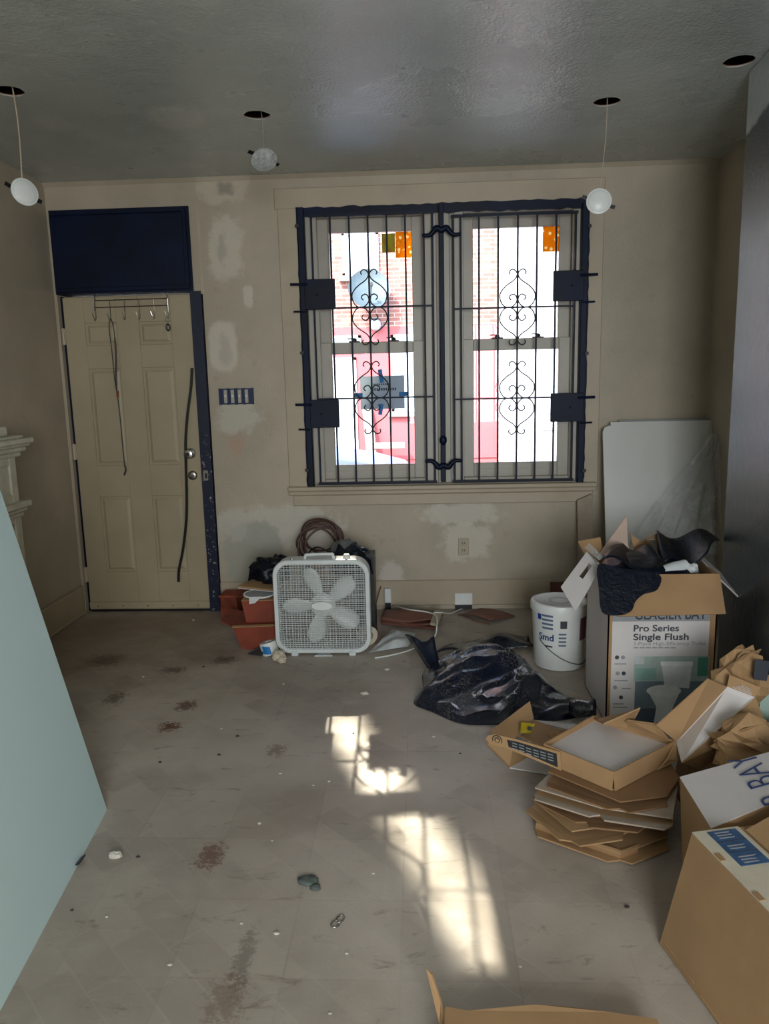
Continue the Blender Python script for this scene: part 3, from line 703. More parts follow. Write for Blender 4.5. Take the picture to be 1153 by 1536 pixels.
MB(off).box(p.x - .018, p.x + .018, D - .055, D - .025, 0.0, .06).build('base', M_black, root)

# ------------------------------------------------------------------ hanging wafer lights
def wafer(label, hole, px, py, Y, facing, rad, lens, wire_mat, wr_=.0022):
    c = ony(px, py, Y); root = thing('hanging_downlight', label, 'light', c, 'recessed lights dangling from the ceiling'); off = root.location
    f = Vector(facing).normalized()
    top = Vector((hole.x, hole.y, CZ + .165)); mid = (top + c) / 2 + Vector((.012, 0, .0)); b = c - f * .02
    MB(off).tube(smooth_path([top, mid, b], 8), wr_, 6).build('wire', wire_mat, root)
    MB(off).lathe([(rad * .80, -.022), (rad * .84, -.004), (rad, -.003), (rad, .003), (rad * .9, .006)], 32, c, f).build('trim_ring', M_white if lens is not M_lens else M_lens, root, smooth=True, auto=40)
    MB(off).lathe([(rad * .86, .005), (rad * .80, .008), (0.001, .008)], 32, c, f).build('lens', lens, root, smooth=True)
    side = f.cross(Vector((0, 0, 1))).normalized(); upv = side.cross(f)
    for s in (-1, 1):
        d = side * s * .9 + upv * s * .35; d.normalize(); u = f.cross(d).normalized() * .008
        p = c - f * .012 + d * rad * .86
        MB(off).hexa([p - u, p + u, p + u - f * .006, p - u - f * .006, p + d * .03 - u + f * .004, p + d * .03 + u + f * .004, p + d * .03 + u - f * .002, p + d * .03 - u - f * .002]).build('spring_clip', M_black, root)
wafer('round white downlight dangling on a white wire near the side wall', HOLES[0], 37, 288, HOLES[0].y + .02, (.75, -.62, .12), .058, M_white, M_trim, .003)
wafer('clear glassy downlight dangling near the ceiling between door and windows', HOLES[1], 396, 240, HOLES[1].y + .02, (.25, -.55, -.8), .062, M_lens, M_lightgrey, .0016)
wafer('round white downlight dangling in front of the upper corner of the grille', HOLES[2], 898, 302, HOLES[2].y - .02, (-.1, -1, .05), .058, M_white, M_trim, .0018)

# ------------------------------------------------------------------ mantel on the side wall
def mantel():
    root = thing('fireplace_mantel', 'white painted wooden mantel with stepped cornice on the side wall', 'mantel', (LX, 3.0, 0)); off = root.location
    XF = -2.03; YF = 3.72; YN = 2.2
    z1 = onx(40, 757, XF + .04).z
    for y0, y1 in ((YF - .30, YF), (YN, YN + .30)):
        m = MB(off)
        pil = m.box(LX, XF - .012, y0, y1, 0, 1.18).build('pilaster', M_mantel, root)
        for (a, b) in ((.14, z1 - .09), (z1 + .06, 1.12)):
            f = MB(off)
            f.box(XF - .013, XF, y0, y0 + .06, a - .06, b + .05); f.box(XF - .013, XF, y1 - .06, y1, a - .06, b + .05)
            f.box(XF - .013, XF, y0 + .06, y1 - .06, a - .06, a); f.box(XF - .013, XF, y0 + .06, y1 - .06, b, b + .05); f.build('panel_frame', M_mantel, pil, bevel=.004)
        c = MB(off).box(LX, XF + .04, y0 - .03, y1 + .045, z1 - .012, z1 + .018); c.box(LX, XF + .022, y0 - .02, y1 + .03, z1 - .035, z1 - .012); c.box(LX, XF + .01, y0 - .01, y1 + .015, z1 - .06, z1 - .035)
        c.build('capital_moulding', M_mantel, pil, bevel=.005)
    MB(off).box(LX, XF - .01, YN + .3, YF - .3, .82, 1.18).build('header', M_mantel, root)
    MB(off).box(LX, LX + .02, YN + .3, YF - .3, 0, .82).build('firebox', M_dark, root)
    m = MB(off)
    for (a, z0_, z1_) in ((.01, 1.16, 1.185), (.03, 1.185, 1.21), (.06, 1.225, 1.25), (.045, 1.21, 1.225), (.025, 1.25, 1.265)): m.box(LX, XF + a, YN - a, YF + a + .03, z0_, z1_)
    m.build('cornice', M_mantel, root, bevel=.005)
    MB(off).box(LX, XF - .01, YN + .01, YF - .02, 1.265, 1.315).build('shelf_block', M_mantel, root, bevel=.014, seg=2)
mantel()

# ------------------------------------------------------------------ large sheet leaning in the foreground
def big_sheet():
    b1 = Vector((-1.142, 2.456, 0)); e = Vector((.08, -.737, 0)).normalized(); t1 = Vector((-1.40, 2.469, 1.202))
    u = (t1 - b1); u -= e * u.dot(e); u = u.normalized() * 1.22
    n = e.cross(u).normalized()
    if n.x < 0: n = -n
    b2 = b1 + e * 2.44
    root = thing('plasterboard_sheet', 'large pale blue-white board standing on its long edge in front of the mantel', 'board', b1); off = root.location
    m = MB(off); p = [b1, b2, b2 + u, b1 + u]
    MB(off).hexa([b1, b2, b2 - n * .012, b1 - n * .012, b1 + u, b2 + u, b2 + u - n * .012, b1 + u - n * .012]).build('core', M_core, root)
    MB(off).hexa([b1, b2, b2 + n * .0012, b1 + n * .0012, b1 + u, b2 + u, b2 + u + n * .0012, b1 + u + n * .0012]).build('paper_face', M_mint, root)
big_sheet()

# ------------------------------------------------------------------ box fan
def fan():
    a = ony(411, 980, 4.0); x0, x1, z0, z1 = -.815, -.283, .012, .545; y0, y1 = 3.99, 4.10
    cx, cz = (x0 + x1) / 2, (z0 + z1) / 2
    root = thing('box_fan', 'white square box fan with five blades standing by the wall', 'fan', (cx, 4.05, 0)); off = root.location
    def rr(h, r, y, n=8):
        out = []
        for sx, sz, a0 in ((1, 1, 0), (-1, 1, 90), (-1, -1, 180), (1, -1, 270)):
            for k in range(n + 1):
                an = math.radians(a0 + 90 * k / n); out.append((cx + sx * (h - r) + r * math.cos(an), y, cz + sz * (h - r) + r * math.sin(an)))
        return out
    h = (x1 - x0) / 2
    loops = [rr(h - .026, .066, y0 + .012), rr(h - .024, .068, y0), rr(h - .004, .082, y0), rr(h, .085, y0 + .006), rr(h - .006, .082, y0 + .05), rr(h - .004, .085, y1), rr(h - .024, .068, y1), rr(h - .024, .068, y0 + .012)]
    m = MB(off); n = len(loops[0]); vs = [p for l in loops for p in l]; fs = []
    for i in range(len(loops) - 1):
        for k in range(n): l = (k + 1) % n; fs.append((i * n + k, i * n + l, (i + 1) * n + l, (i + 1) * n + k))
    m.add(vs, fs).build('housing', M_fan, root, smooth=True, auto=50)
    # grilles
    def gr(nm, y, dens, vert):
        m = MB(off); hh = h - .024; r = .068
        def half(t):
            d = abs(t); return hh if d <= hh - r else hh - r + math.sqrt(max(0, r * r - (d - hh + r) ** 2))
        for i in range(dens):
            t = -hh + 2 * hh * (i + .5) / dens; w = half(t) + .003; m.box(cx - w, cx + w, y, y + .004, cz + t - .0011, cz + t + .0011)
        for i in range(vert):
            t = -hh + 2 * hh * (i + .5) / vert; w = half(t) + .003; m.box(cx + t - .0008, cx + t + .0008, y + .003, y + .009, cz - w, cz + w)
        o = m.build(nm, M_fan, root); o['kind'] = 'stuff'
    gr('front_grille', y0 + .006, 44, 30); gr('rear_grille', y1 - .012, 30, 12)
    # blades
    for k in range(5):
        an = math.radians(40 + 72 * k); u = Vector((math.cos(an), 0, math.sin(an))); v = Vector((-math.sin(an), 0, math.cos(an)))
        pts = []; N = 10
        prof = [(.05, .022), (.08, .034), (.12, .046), (.16, .052), (.195, .046), (.215, .030), (.224, .010)]
        vs = []; fs = []
        for i, (r, w) in enumerate(prof):
            for j in range(5):
                s = -1 + j / 2; tw = s * w; dep = s * .022 * (1 - i * .05)
                vs.append(Vector((cx, y0 + .06 + dep - .008 * (1 - s * s), cz)) + u * r + v * (tw + .010 * (r - .1)))
        for i in range(len(prof) - 1):
            for j in range(4): fs.append((i * 5 + j, i * 5 + j + 1, (i + 1) * 5 + j + 1, (i + 1) * 5 + j))
        o = MB(off).add(vs, fs).build('blade', M_white, root, smooth=True); so = o.modifiers.new('thick', 'SOLIDIFY'); so.thickness = .003
    MB(off).lathe([(.062, 0), (.068, -.03), (.05, -.045), (.01, -.046)], 28, (cx, y0 + .075, cz), (0, 1, 0)).build('hub', M_white, root, smooth=True, auto=40)
    MB(off).lathe([(.05, .10), (.05, .035)], 24, (cx, y0, cz), (0, 1, 0)).build('motor', M_fan, root, smooth=True, auto=40)
    ell = [(cx + .058 * math.cos(i * math.pi / 14), y0 + .004, cz + .005 + .024 * math.sin(i * math.pi / 14)) for i in range(28)]
    MB(off).slab(ell, .006).build('badge', M_white, root, bevel=.002)
    # handle, knob, feet
    MB(off).tube(smooth_path([(cx - .09, y0 + .04, z1 - .012), (cx - .085, y0 + .04, z1 + .012), (cx - .07, y0 + .04, z1 + .02), (cx + .05, y0 + .04, z1 + .022), (cx + .066, y0 + .04, z1 + .012), (cx + .07, y0 + .04, z1 - .012)], 5), .009, 8).build('handle', M_fan, root, smooth=True)
    MB(off).lathe([(.020, -.01), (.019, .014), (.014, .02)], 16, (cx + .14, y0 + .045, z1)).build('speed_knob', M_white, root, smooth=True, auto=40)
    MB(off).lathe([(.008, -.01), (.008, .006)], 12, (cx - .16, y0 + .03, z1)).build('indicator', M_chrome, root)
    for s in (-1, 1): MB(off).box(cx + s * .16 - .02, cx + s * .16 + .02, y0 - .01, y1 + .01, 0, .026).build('foot', M_fan, root, bevel=.005)
    MB(off).slab([(cx - .05, y0 - .012, .003), (cx + .05, y0 - .012, .003), (cx + .03, y0 + .03, .003), (cx - .03, y0 + .03, .003)], .005).build('foot_clip', M_fan, root)
fan()

# ------------------------------------------------------------------ organic helpers
def lump(name, mat, c, r, seed, amp=.35, freq=1.6, nu=24, nv=14, parent=None, off=(0, 0, 0), flat=0.0, facet=False, crease=0.0):
    vs = []; fs = []; c = Vector(c); sd = Vector((seed * 7.3, seed * 3.1, seed * 1.7))
    for j in range(nv + 1):
        ph = math.pi * j / nv
        for i in range(nu):
            th = 2 * math.pi * i / nu
            d = Vector((math.sin(ph) * math.cos(th), math.sin(ph) * math.sin(th), math.cos(ph)))
            k = 1 + amp * mnoise.noise(d * freq + sd) + amp * .5 * mnoise.noise(d * freq * 2.3 + sd) + amp * .25 * mnoise.noise(d * freq * 5 + sd)
            if crease: k += crease * (abs(mnoise.noise(Vector((d.x * 3, d.y * 3, d.z * 1.2)) * freq + sd)) - .25)
            p = c + Vector((d.x * r[0], d.y * r[1], d.z * r[2])) * k
            if flat is not None: p.z = max(p.z, flat)
            vs.append(p)
    for j in range(nv):
        for i in range(nu):
            l = (i + 1) % nu; fs.append((j * nu + i, (j + 1) * nu + i, (j + 1) * nu + l, j * nu + l))
    return MB(off).add(vs, fs).build(name, mat, parent, smooth=not facet)
def sheet(name, mat, corners, nu, nv, fn, thick=.002, parent=None, off=(0, 0, 0), smooth=True):
    """bilinear patch of four corners with a displacement function fn(u, v) -> Vector"""
    a, b, c, d = [Vector(p) for p in corners]; vs = []; fs = []
    for j in range(nv + 1):
        v = j / nv
        for i in range(nu + 1):
            u = i / nu
            vs.append(a * (1 - u) * (1 - v) + b * u * (1 - v) + c * u * v + d * (1 - u) * v + fn(u, v))
    for j in range(nv):
        for i in range(nu): k = j * (nu + 1) + i; fs.append((k, k + 1, k + nu + 2, k + nu + 1))
    o = MB(off).add(vs, fs).build(name, mat, parent, smooth=smooth)
    if thick: so = o.modifiers.new('thick', 'SOLIDIFY'); so.thickness = thick
    return o
def heap(outline_px, hgt, prof, seed, wr=.03, rings=22, off=(0, 0, 0), freq=5.0, shift=(0, 0), ang=0.6):
    """a collapsed bag: floor outline closed by a wrinkled top"""
    o = smooth_path([onz(x, y) for x, y in outline_px], 5, True); n = len(o)
    c = sum(o, Vector()) / n + Vector((shift[0], shift[1], 0)); vs = []; fs = []; ca, sa = math.cos(ang), math.sin(ang)
    for j in range(rings + 1):
        r = j / rings
        for i, p in enumerate(o):
            q = c + (p - c) * (r if r else .001)
            z = hgt(q) * (1 - r ** prof) ** .75
            u, v = q.x * ca + q.y * sa, -q.x * sa + q.y * ca
            nn = mnoise.noise(Vector((u * freq * .45, v * freq * 1.5, seed)))
            n2 = mnoise.noise(Vector((u * freq * 1.6, v * freq * 2.6, seed + 5)))
            n3 = mnoise.noise(Vector((u * freq * .9 + 2 * n2, v * freq * 2.2 + nn, seed + 9)))
            z += (wr * (max(0, 1 - abs(nn) * 3.2) ** 1.5 - .2) + wr * .35 * max(0, 1 - abs(n3) * 4) ** 1.3 + wr * .35 * n2) * (1 - r ** 5)
            q = q + Vector((n2, nn, 0)) * .012 * (1 - r)
            vs.append(Vector((q.x, q.y, max(.003, z))))
    for j in range(rings):
        for i in range(n): l = (i + 1) % n; fs.append((j * n + i, (j + 1) * n + i, (j + 1) * n + l, j * n + l))
    fs.append(tuple(range((rings) * n, (rings + 1) * n)))
    return MB(off).add(vs, fs)

# ------------------------------------------------------------------ black bin bag on the floor
def floor_bag():
    root = thing('bin_bag', 'crumpled navy-black plastic bin bag lying flat on the floor', 'bag', onz(740, 1060)); off = root.location
    out = [(634, 1010), (655, 998), (700, 990), (745, 990), (785, 1003), (812, 1024), (848, 1046), (880, 1060), (878, 1072), (850, 1080), (800, 1084), (740, 1088), (690, 1086), (650, 1070), (620, 1056), (634, 1036)]
    hf = lambda q: .07 + .05 * math.exp(-((q.x - .22) ** 2 / .06 + (q.y - 3.75) ** 2 / .05)) + .06 * math.exp(-((q.x - .42) ** 2 / .02 + (q.y - 3.75) ** 2 / .03))
    heap(out, hf, 3.4, 7.3, .06, 44, off, 3.0).build('bag_body', M_bag, root, smooth=True)
    # the neck folded up at the left
    a, b, c, d = ony(606, 952, 3.90), ony(652, 956, 3.82), ony(662, 1006, 3.72), ony(640, 1002, 3.72)
    sheet('bag_neck', M_bag, [d, c, b, a], 10, 8, lambda u, v: Vector((.006 * math.sin(9 * u + 3 * v), -.05 * math.sin(math.pi * u) , .014 * math.sin(7 * u))), .004, root, off)
    # the far fold
    a, b = onz(690, 985), onz(800, 985)
    sheet('bag_fold', M_bag, [ony(648, 985, 3.95), ony(800, 975, 4.05), ony(792, 951, 4.2), ony(700, 962, 4.15)], 18, 6, lambda u, v: Vector((0, .02 * math.sin(11 * u), .018 * math.sin(8 * u + 4 * v) + .012)), .004, root, off)
    # rolled open end at the right
    c0 = onz(862, 1062, .05); c1 = onz(886, 1064, .055); ax = (c1 - c0).normalized()
    o = MB(off).lathe([(.035, -.06), (.04, -.02), (.036, .02), (.05, .045)], 20, c1 - ax * .03, ax, caps=False).build('rolled_end', M_bag, root, smooth=True)
    so = o.modifiers.new('thick', 'SOLIDIFY'); so.thickness = .003
floor_bag()

# ------------------------------------------------------------------ joint compound bucket
def bucket():
    c = Vector((.715, 3.86, 0)); root = thing('plastic_bucket', 'white lidded plastic bucket with blue lettering beside the bin bag', 'bucket', c); off = root.location
    R0, R1, hh = .128, .142, .335
    rad = lambda z: R0 + (R1 - R0) * z / hh
    MB(off).lathe([(R0 - .01, 0), (R0, .006), (R1, hh), (R1 + .004, hh)], 40, c).build('pail', M_white, root, smooth=True, auto=40)
    MB(off).lathe([(R1 + .007, hh - .03), (R1 + .008, hh), (R1 + .004, hh + .012), (R1 - .012, hh + .014), (R1 - .02, hh + .006), (.01, hh + .008)], 40, c).build('lid', M_white, root, smooth=True, auto=50)
    MB(off).tube([c + Vector((.05 * math.cos(i * math.pi / 12), .05 * math.sin(i * math.pi / 12), hh + .009)) for i in range(24)], .002, 6, True).build('lid_ring', M_lightgrey, root)
    def patch(nm, a0, a1, z0, z1, mat, n=6):
        m = MB(off); vs = []; fs = []
        for k in range(n + 1):
            an = math.radians(a0 + (a1 - a0) * k / n)
            for z in (z0, z1): r = rad(z) + .0012; vs.append(c + Vector((r * math.cos(an), r * math.sin(an), z)))
        for k in range(n): fs.append((2 * k, 2 * k + 2, 2 * k + 3, 2 * k + 1))
        m.add(vs, fs).build(nm, mat, root)
    lb = simple('blue_grey_label', (96, 112, 136), 0.6, 0.1); mg = simple('maroon_label', (120, 80, 96), 0.6, .1); tb = simple('bucket_blue', (32, 70, 150), .5, .05)
    for k in range(4): patch('printed_line', 222, 247, .225 + k * .022, .236 + k * .022, lb)
    patch('printed_panel', 262, 276, .235, .275, M_grey_print)
    for k in range(4): patch('printed_line', 259, 275, .14 + k * .02, .149 + k * .02, lb)
    patch('maroon_panel', 308, 336, .16, .28, mg)
    patch('blue_corner', 210, 220, .27, .30, tb); patch('printed_line', 228, 246, .13, .138, M_grey_print)
    # lettering bent round the wall
    t = text_part('lettering', 'Smd', .05, (0, 0, 0), (1, 0, 0), (0, 1, 0), tb, root, None, 'LEFT', (0, 0, 0), .001)
    for v in t.data.vertices:
        an = math.radians(213) + v.co.x / .137; z = .165 + v.co.y; r = rad(z) + .0016
        v.co = Vector((r * math.cos(an), r * math.sin(an), z))
    # wire bail hanging at the front
    pts = [c + Vector(((rad(.05) + .006) * math.cos(math.radians(a)), (rad(.05) + .006) * math.sin(math.radians(a)), .16 - .13 * math.sin(math.radians((a - 215) / 1.25 if a < 440 else 0)))) for a in range(215, 346, 5)]
    MB(off).tube(pts, .0022, 6).build('wire_handle', M_iron_dark, root)
bucket()

# ------------------------------------------------------------------ open toilet carton
def toilet_carton():
    x0, x1, y0, y1, zt = .79, 1.245, 3.15, 3.56, .665
    root = thing('toilet_carton', 'open kraft toilet carton with printed white label, lined with a black bag', 'carton', ((x0 + x1) / 2, (y0 + y1) / 2, 0)); off = root.location
    t = .006
    MB(off).box(x0, x1, y0, y0 + t, 0, zt).build('front_wall', M_kraft, root)
    MB(off).box(x0, x0 + t, y0, y1, 0, zt).build('side_wall', M_kraftw, root)
    MB(off).box(x1 - t, x1, y0, y1, 0, zt).build('side_wall', M_kraft, root)
    MB(off).box(x0, x1, y1 - t, y1, 0, zt).build('rear_wall', M_kraft, root)
    MB(off).box(x0, x1, y0, y1, 0, t).build('bottom', M_kraft, root)
    P = lambda x, y: ony(x, y, y0 - .001)
    lab = MB(off).box(x0 + .018, x1 - .03, y0 - .0015, y0, .02, zt - .06).build('white_label', M_kraftw, root)
    right, up = (1, 0, 0), (0, 0, 1)
    def tx(body, px, py, size, w, mat, b=0.0):
        a = P(px, py); e = P(px + w, py); text_part('lettering', body, size, (a.x, y0 - .0016, a.z), right, up, mat, lab, e.x - a.x, 'LEFT', off, b)
    MB(off).box(x0 + .018, x1 - .03, y0 - .0022, y0 - .0012, P(960, 932).z, P(960, 905).z).build('grey_band', M_lightgrey, lab)
    tx('GLACIER BAY', 951, 929, .062, 108, M_grey_print, .0012)
    tx('Pro Series', 949, 947, .040, 68, M_grey_print, .0008)
    tx('Single Flush', 949, 960, .040, 83, M_grey_print, .0008)
    tx('2-Piece High-Efficiency Toilet', 949, 968, .022, 109, M_lightgrey)
    def rc(nm, a, b, c, d, mat, lift=.002):
        p = P(a, d); q = P(c, b); MB(off).box(p.x, q.x, y0 - lift, y0 - .001, p.z, q.z).build(nm, mat, lab)
    pm = lambda n, c: simple('print_' + n, c, .6, .08, 14)
    for k in range(7): rc('small_print', 950 + k * 9.2, 970.6, 957.5 + k * 9.2, 972.4, M_lightgrey, .0018)
    rc('photo_ground', 950, 984, 1063, 1086, pm('slate', (118, 134, 142)), .0021)
    rc('photo_wall', 950, 984, 1063, 1022, pm('greenish_wall', (172, 188, 182)), .0024)
    rc('photo_shelf', 951, 984, 966, 996, pm('shelf', (204, 210, 210)), .0027)
    rc('photo_towel', 952, 1002, 984, 1020, pm('towel', (146, 184, 174)), .0027)
    rc('photo_curtain', 1045, 986, 1062, 1014, pm('curtain', (84, 150, 128)), .0027)
    rc('photo_floor', 950, 1062, 1063, 1086, pm('dark_floor', (76, 88, 102)), .0027)
    wc = pm('ceramic', (226, 230, 230))
    def poly(nm, pts, mat, lift):
        q = [P(x, y) for x, y in pts]; MB(off).slab([(v.x, y0 - lift, v.z) for v in q], .0006).build(nm, mat, lab)
    poly('photo_tank', [(992, 998), (1037, 998), (1033, 1032), (996, 1030)], wc, .003)
    poly('photo_tank_lid', [(990, 992), (1039, 992), (1038, 999), (991, 999)], pm('ceramic2', (240, 243, 243)), .0033)
    poly('photo_bowl', [(970 + 25 + 26 * math.cos(i * math.pi / 10), 1036 + 9 * math.sin(i * math.pi / 10)) for i in range(20)], pm('ceramic2', (240, 243, 243)), .0036)
    poly('photo_pedestal', [(973, 1040), (1018, 1040), (1008, 1062), (1010, 1084), (980, 1084), (984, 1060)], wc, .0032)
    for (px, py) in ((925, 986), (934, 986), (926, 1010), (935, 1010), (922, 1031), (931, 1046)):
        p = P(px, py)
        MB(off).lathe([(.009, 0), (.009, .0008)], 14, (p.x, y0 - .0016, p.z), (0, -1, 0)).build('icon', M_grey_print if (px * 7) % 2 else M_lightgrey, lab)
    for (px, py, w) in ((921, 995, 18), (921, 1020, 20), (932, 1032, 14), (919, 1055, 16), (919, 1060, 22)):
        rc('caption', px, py, px + w, py + 1.6, M_lightgrey, .0022)
    # flaps
    z = zt
    fx0, fx1 = x0, x1
    A = ony(952, 862, y0); ff = [(x0 + .02, y0, zt), (x1, y0, zt), ony(1088, 921, y0 - .10), ony(926, 925, y0 - .10)]
    MB(off).slab(ff, .006).build('front_flap', M_kraft, root)
    lf = [ony(880, 828, y0 + .03), ony(901, 853, y0 - .02), ony(867, 921, y0 - .06), ony(841, 881, y0 + .08)]
    q = [ony(880, 828, y0 + .22), ony(841, 881, y0 + .10), ony(863, 918, y0 - .03), ony(900, 853, y0 - .0)]
    fn0 = (q[1] - q[0]).cross(q[2] - q[0]).normalized()
    def on_side(x, y): d = ray(x, y); return CAM + d * ((q[0] - CAM).dot(fn0) / d.dot(fn0))
    cor = q[:3] + [on_side(900, 853)]; hl = [on_side(*p) for p in ((883, 845), (868, 865), (874, 869), (888, 849))]     # hand slot cut right through
    flap_mb = MB(off)
    for k in range(4): flap_mb.slab([cor[k], cor[(k + 1) % 4], hl[(k + 1) % 4], hl[k]], .006)
    flap_mb.build('side_flap', M_kraftw, root)
    rf = [(x1, y0 + .02, zt), (x1, y1 - .04, zt), ony(1057, 838, y1 - .06), ony(1138, 913, y0 + .22), ony(1130, 914, y0 + .05)]
    MB(off).slab([Vector((x1 - .005, y0 + .05, zt - .01)), Vector((x1 + .005, y1 - .02, zt + .04)), ony(1138, 912, y1 - .1), ony(1112, 900, y0 + .12)], .006).build('side_flap', M_kraftw, root)
    MB(off).slab([(x0 + .06, y1, zt - .02), (x0 + .20, y1, zt - .02), ony(941, 815, y1), ony(939, 773, y1 - .03), ony(898, 832, y1 - .02)], .006).build('rear_flap', simple('pinkish_board', (206, 180, 164), .75, .05), root)
    MB(off).slab([(x0 + .22, y1, zt - .02), (x0 + .34, y1, zt - .02), ony(985, 800, y1), ony(960, 812, y1), ony(945, 800, y1)], .006).build('rear_flap', M_kraft, root)
    MB(off).slab([ony(866, 812, y1 + .03), ony(900, 806, y1 + .04), ony(905, 835, y1), ony(876, 832, y1)], .006).build('torn_flap', M_kraft, root)
    # black bag liner
    lump('bag_liner', M_bag2, ((x0 + x1) / 2 - .01, (y0 + y1) / 2, zt - .02), (.205, .18, .06), 4, .12, 1.8, 40, 24, root, off, None, crease=.08)
    pA, pB, pC = [Vector(q) for q in ff[:3]]; fn_ = (pB - pA).cross(pC - pA).normalized(); fn_ = fn_ if fn_.y < 0 else -fn_
    def onflap(x, y, lift):
        d = ray(x, y); o_ = pA + fn_ * lift; return CAM + d * ((o_ - CAM).dot(fn_) / d.dot(fn_))
    drape = smooth_path([onflap(x, y, .008) for x, y in [(897, 847), (930, 853), (987, 861), (986, 884), (966, 891), (953, 902), (946, 917), (926, 923), (903, 918), (898, 885)]], 4, True)
    MB(off).slab(drape, .006).build('liner_overhang', M_bag2, root)
    c = [ony(902, 838, y0 + .05), ony(990, 858, y0 + .05), ony(985, 826, y1 - .12), ony(935, 816, y1 - .06)]
    sheet('liner_fold', M_bag2, c, 14, 10, lambda u, v: Vector((0, 0, .02 * math.sin(7 * u + 3 * v))), .004, root, off)
    c = [ony(990, 850, y0 + .12), ony(1060, 835, y0 + .15), ony(1080, 805, y1), ony(985, 796, y1)]
    sheet('liner_fold', M_bag2, c, 14, 10, lambda u, v: Vector((0, 0, .03 * math.sin(7 * u + 3 * v))), .004, root, off)
    # rubbish inside
    fr = thing('metal_channel', 'short shiny metal channel sticking out of the toilet carton', 'metal strip', ony(990, 830, 3.35)); o2 = fr.location
    a, b = ony(977, 810, 3.42), ony(1003, 855, 3.28); m = MB(o2); d = (b - a).normalized(); s = Vector((.02, .012, 0))
    m.hexa([a - s, a + s, a + s + Vector((0, .02, 0)), a - s + Vector((0, .02, 0)), b - s, b + s, b + s + Vector((0, .02, 0)), b - s + Vector((0, .02, 0))]); m.build('channel_web', M_chrome, fr)
    MB(o2).slab([a - s, a - s + Vector((0, -.02, .01)), b - s + Vector((0, -.02, .01)), b - s], .002).build('channel_flange', M_chrome, fr)
    a, b = ony(993, 858, 3.22), ony(1028, 848, 3.26)
    tag(MB().tube([a, a + (b - a) * .5, b], [.026, .029, .026], 16).build('paper_roll', M_paper, smooth=True, auto=40), 'white rolled paper lying in the top of the toilet carton', 'roll')
    tag(lump('paper_scrap', M_paper, ony(1036, 852, 3.25), (.03, .03, .022), 9, .5, 2, 14, 9, flat=None, facet=True), 'small crumpled pale scrap next to the paper roll', 'scrap')
    MB(off).slab([ony(876, 822, y0 + .2), ony(884, 815, y0 + .22), ony(905, 836, y0 + .1), ony(898, 840, y0 + .1)], .004).build('clear_tape', M_film, root)
toilet_carton()

# ------------------------------------------------------------------ white panels in the corner, with film
def corner_panels():
    bot = 4.50
    def pan(name, label, tl, tr, dy, mat, rounded):
        a = ony(*tl, D - .06 - dy); b = ony(*tr, D - .06 - dy); zt = (a.z + b.z) / 2
        q = [(a.x, bot - dy, 0), (b.x, bot - dy, 0), (b.x, D - .06 - dy, zt), (a.x, D - .06 - dy, zt)]
        root = thing(name, label, 'panel', (q[0][0], bot - dy, 0)); off = root.location
        q = [Vector(v) for v in q]; u = (q[1] - q[0]).normalized(); v = (q[3] - q[0]).normalized()
        if rounded: q = [q[0], q[1], q[2], q[3] + u * .035, q[3] + u * .01 - v * .012, q[3] - v * .04]
        MB(off).slab(q, .012).build('core', M_core, root)
        n = u.cross(v)
        MB(off).slab([p + n * .0066 for p in q], .001).build('face', mat, root)
        return root
    wp = simple('white_panel_face', (214, 214, 210), .45, .03, 3)
    pan('wall_panel', 'grey-edged panel at the back of the corner stack', (928, 630), (1076, 628), .0, M_lightgrey, False)
    pan('wall_panel', 'white panel in the middle of the corner stack', (915, 634), (1073, 630), .02, wp, False)
    pan('wall_panel', 'white panel with a clipped corner at the front of the corner stack', (903, 641), (1062, 634), .04, wp, True)
    # film
    def fl_(u, v): return Vector((0, -.05 * v + .02 * math.sin(22 * u + 2) * (1 - .6 * v), 0))
    a, b = ony(1066, 652, 4.66), ony(1080, 650, 4.66); c, d = ony(1085, 830, 4.2), ony(930, 835, 4.35)
    o = sheet('plastic_film', M_film, [d, c, b, a], 40, 12, lambda u, v: Vector((0, .035 * math.sin(26 * u + 1.5 * math.sin(3 * v)) * (1 - .5 * v), 0)), .0, None)
    tag(o, 'clear plastic film hanging in folds over the corner panels', 'film')
corner_panels()
p0, p1 = ony(868, 760, D - .08), ony(880, 740, D - .02)
m = MB().hexa([(.985, 4.62, 0), (1.075, 4.62, 0), (1.075, 4.64, 0), (.985, 4.64, 0), (.985, D - .06, .72), (1.075, D - .06, .76), (1.075, D - .04, .76), (.985, D - .04, .72)])
tag(m.build('plank', simple('taupe_plank', (160, 144, 126), .6, .08)), 'short taupe plank leaning under the window beside the panels', 'plank')

# ------------------------------------------------------------------ cardboard heap
KT = .005
def carton_sheet(name, label, parts, base, group='flattened cartons in the heap'):
    root = thing(name, label, 'cardboard', base, group); off = root.location
    for nm, pts, mat in parts: MB(off).slab(pts, KT).build(nm, mat, root)
    return root
Z = onz
